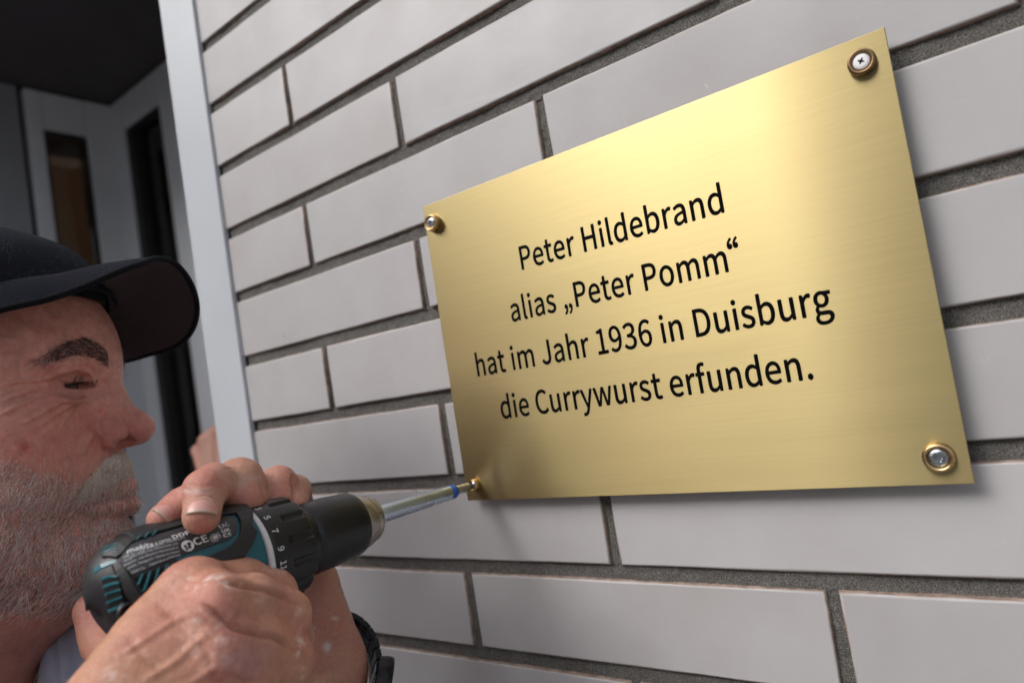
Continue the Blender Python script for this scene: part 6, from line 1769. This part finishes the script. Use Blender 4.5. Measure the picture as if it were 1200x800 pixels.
grow('eyebrows', brow_w, 2300, lambda L, r: .0075 * r.uniform(.6, 1.2, len(L)), brow_dir, .000075, lambda L, r: mixcol((.72, .20, .08), (DARK, BROWN, GREY), len(L), r), 43, 'stuff', curl=.22, lift=.35)
# lashes along the slits
def lash_w(L, U):
    x, y, z = L[:, 0], np.abs(L[:, 1]), L[:, 2]
    zc = .0306 + .0022
    return (np.abs(z - zc) < .0009) * (y > .0185) * (y < .0400) * (x > -.045)
def lash_dir(L, r):
    n = len(L); d = np.zeros((n, 3)); d[:, 0] = .9; d[:, 2] = np.where(L[:, 1] < 0, -.15, -.75); d[:, 1] = .3 * np.sign(L[:, 1])
    return d
grow('eyelashes', lash_w, 430, lambda L, r: np.where(L[:, 1] < 0, .017, .0068) * r.uniform(.7, 1.1, len(L)), lash_dir, .0001, lambda L, r: mixcol((1.,), (DARK,), len(L), r), 44, 'stuff', curl=.12, lift=1.1)

# short grey hair below the cap, at the temples and nape
def nape_w(L, U):
    x, y, z = L[:, 0], np.abs(L[:, 1]), L[:, 2]
    return ((x < -.085) * (z > np.interp(x, [-.20, -.14, -.09], [-.045, -.03, .035])) * (z < .075) * ~((y > .062) * (np.abs(x + .111) < .020) * (z < .034) * (z > -.024))).astype(float)
grow('hair', nape_w, 7000, lambda L, r: .007 * r.uniform(.6, 1.2, len(L)), lambda L, r: np.tile([-.25, 0, -1.], (len(L), 1)), .00012, lambda L, r: mixcol((.4, .35, .25), (WHITE, GREY, BROWN), len(L), r), 48, 'stuff', curl=.2, lift=.3)
# ------------------------------------------------------------------ second person mostly hidden behind the wall: only a hand shows beside the trim
BP = []
hp = px(249, 520, 1.08); ee = px(330, 640, 1.16); ss = px(400, 430, 1.30)
for u0, v0, u1, v1, r in ((262, 503, 262, 548, .0100), (251, 508, 252, 552, .0102), (240, 516, 243, 554, .0098), (231, 528, 237, 556, .0085)):
    BP += [p_cap(px(u0, v0, 1.07), px(u1, v1, 1.04), r, r * .85, k=.002), p_cap(px(u0, v0, 1.07), hp + np.array([0, .02, 0]), r, .016, k=.006)]
BP += [p_cap(hp + np.array([0, .02, 0]), ee, .026, .038, k=.02), p_cap(ee, ss, .042, .055, k=.03)]
tz = np.array([ss[0] + .16, ss[1] + .10, 0])
BP += [p_cap(tz + np.array([-.14, 0, ss[2]]), tz + np.array([.14, 0, ss[2]]), .055, .055, k=.05), p_ell(tz + np.array([0, 0, ss[2] - .22]), (.19, .12, .26), k=.05),
       p_ell(tz + np.array([0, 0, ss[2] + .26]), (.078, .098, .115), k=.03), p_cap(tz + np.array([0, 0, ss[2]]), tz + np.array([0, 0, ss[2] + .2]), .055, .05, k=.03)]
for s in (-.09, .09):
    BP += [p_cap(tz + np.array([s, 0, ss[2] - .42]), tz + np.array([s, 0, -.98]), .085, .058, k=.04), p_cap(tz + np.array([s, 0, -.98]), tz + np.array([s, 0, -1.42]), .056, .042, k=.03), p_ell(tz + np.array([s, -.06, -1.46]), (.05, .13, .04), k=.03)]
V2, Q2 = world_mesh(BP, .0036, 1)
by = tag(empty('person', (float(tz[0]), float(tz[1]), -1.5)), 'person in the entrance of whom only a blurred raised hand shows beside the corner trim', 'person')
c2 = np.tile(np.array([.30, .14, .10]), (len(V2), 1))
np_mesh('body', V2, Q2, M_SKIN, by, c2, off=np.array(by.location))
cl = []
for p in BP[9:]:
    if p is BP[-0]: continue
    q = dict(p)
    if q['t'] == 'c': q['ra'] += .010; q['rb'] += .010
    else: q['r'] = q['r'] + .010
    cl.append(q)
cl = [q for q in cl if not (q['t'] == 'e' and q['c'][2] > ss[2] + .1)]
V3, Q3 = world_mesh(cl, .009, 1)
np_mesh('jacket_and_trousers', V3, Q3, simple('dark_blue_workwear', (.02, .025, .045), .9), by, off=np.array(by.location))
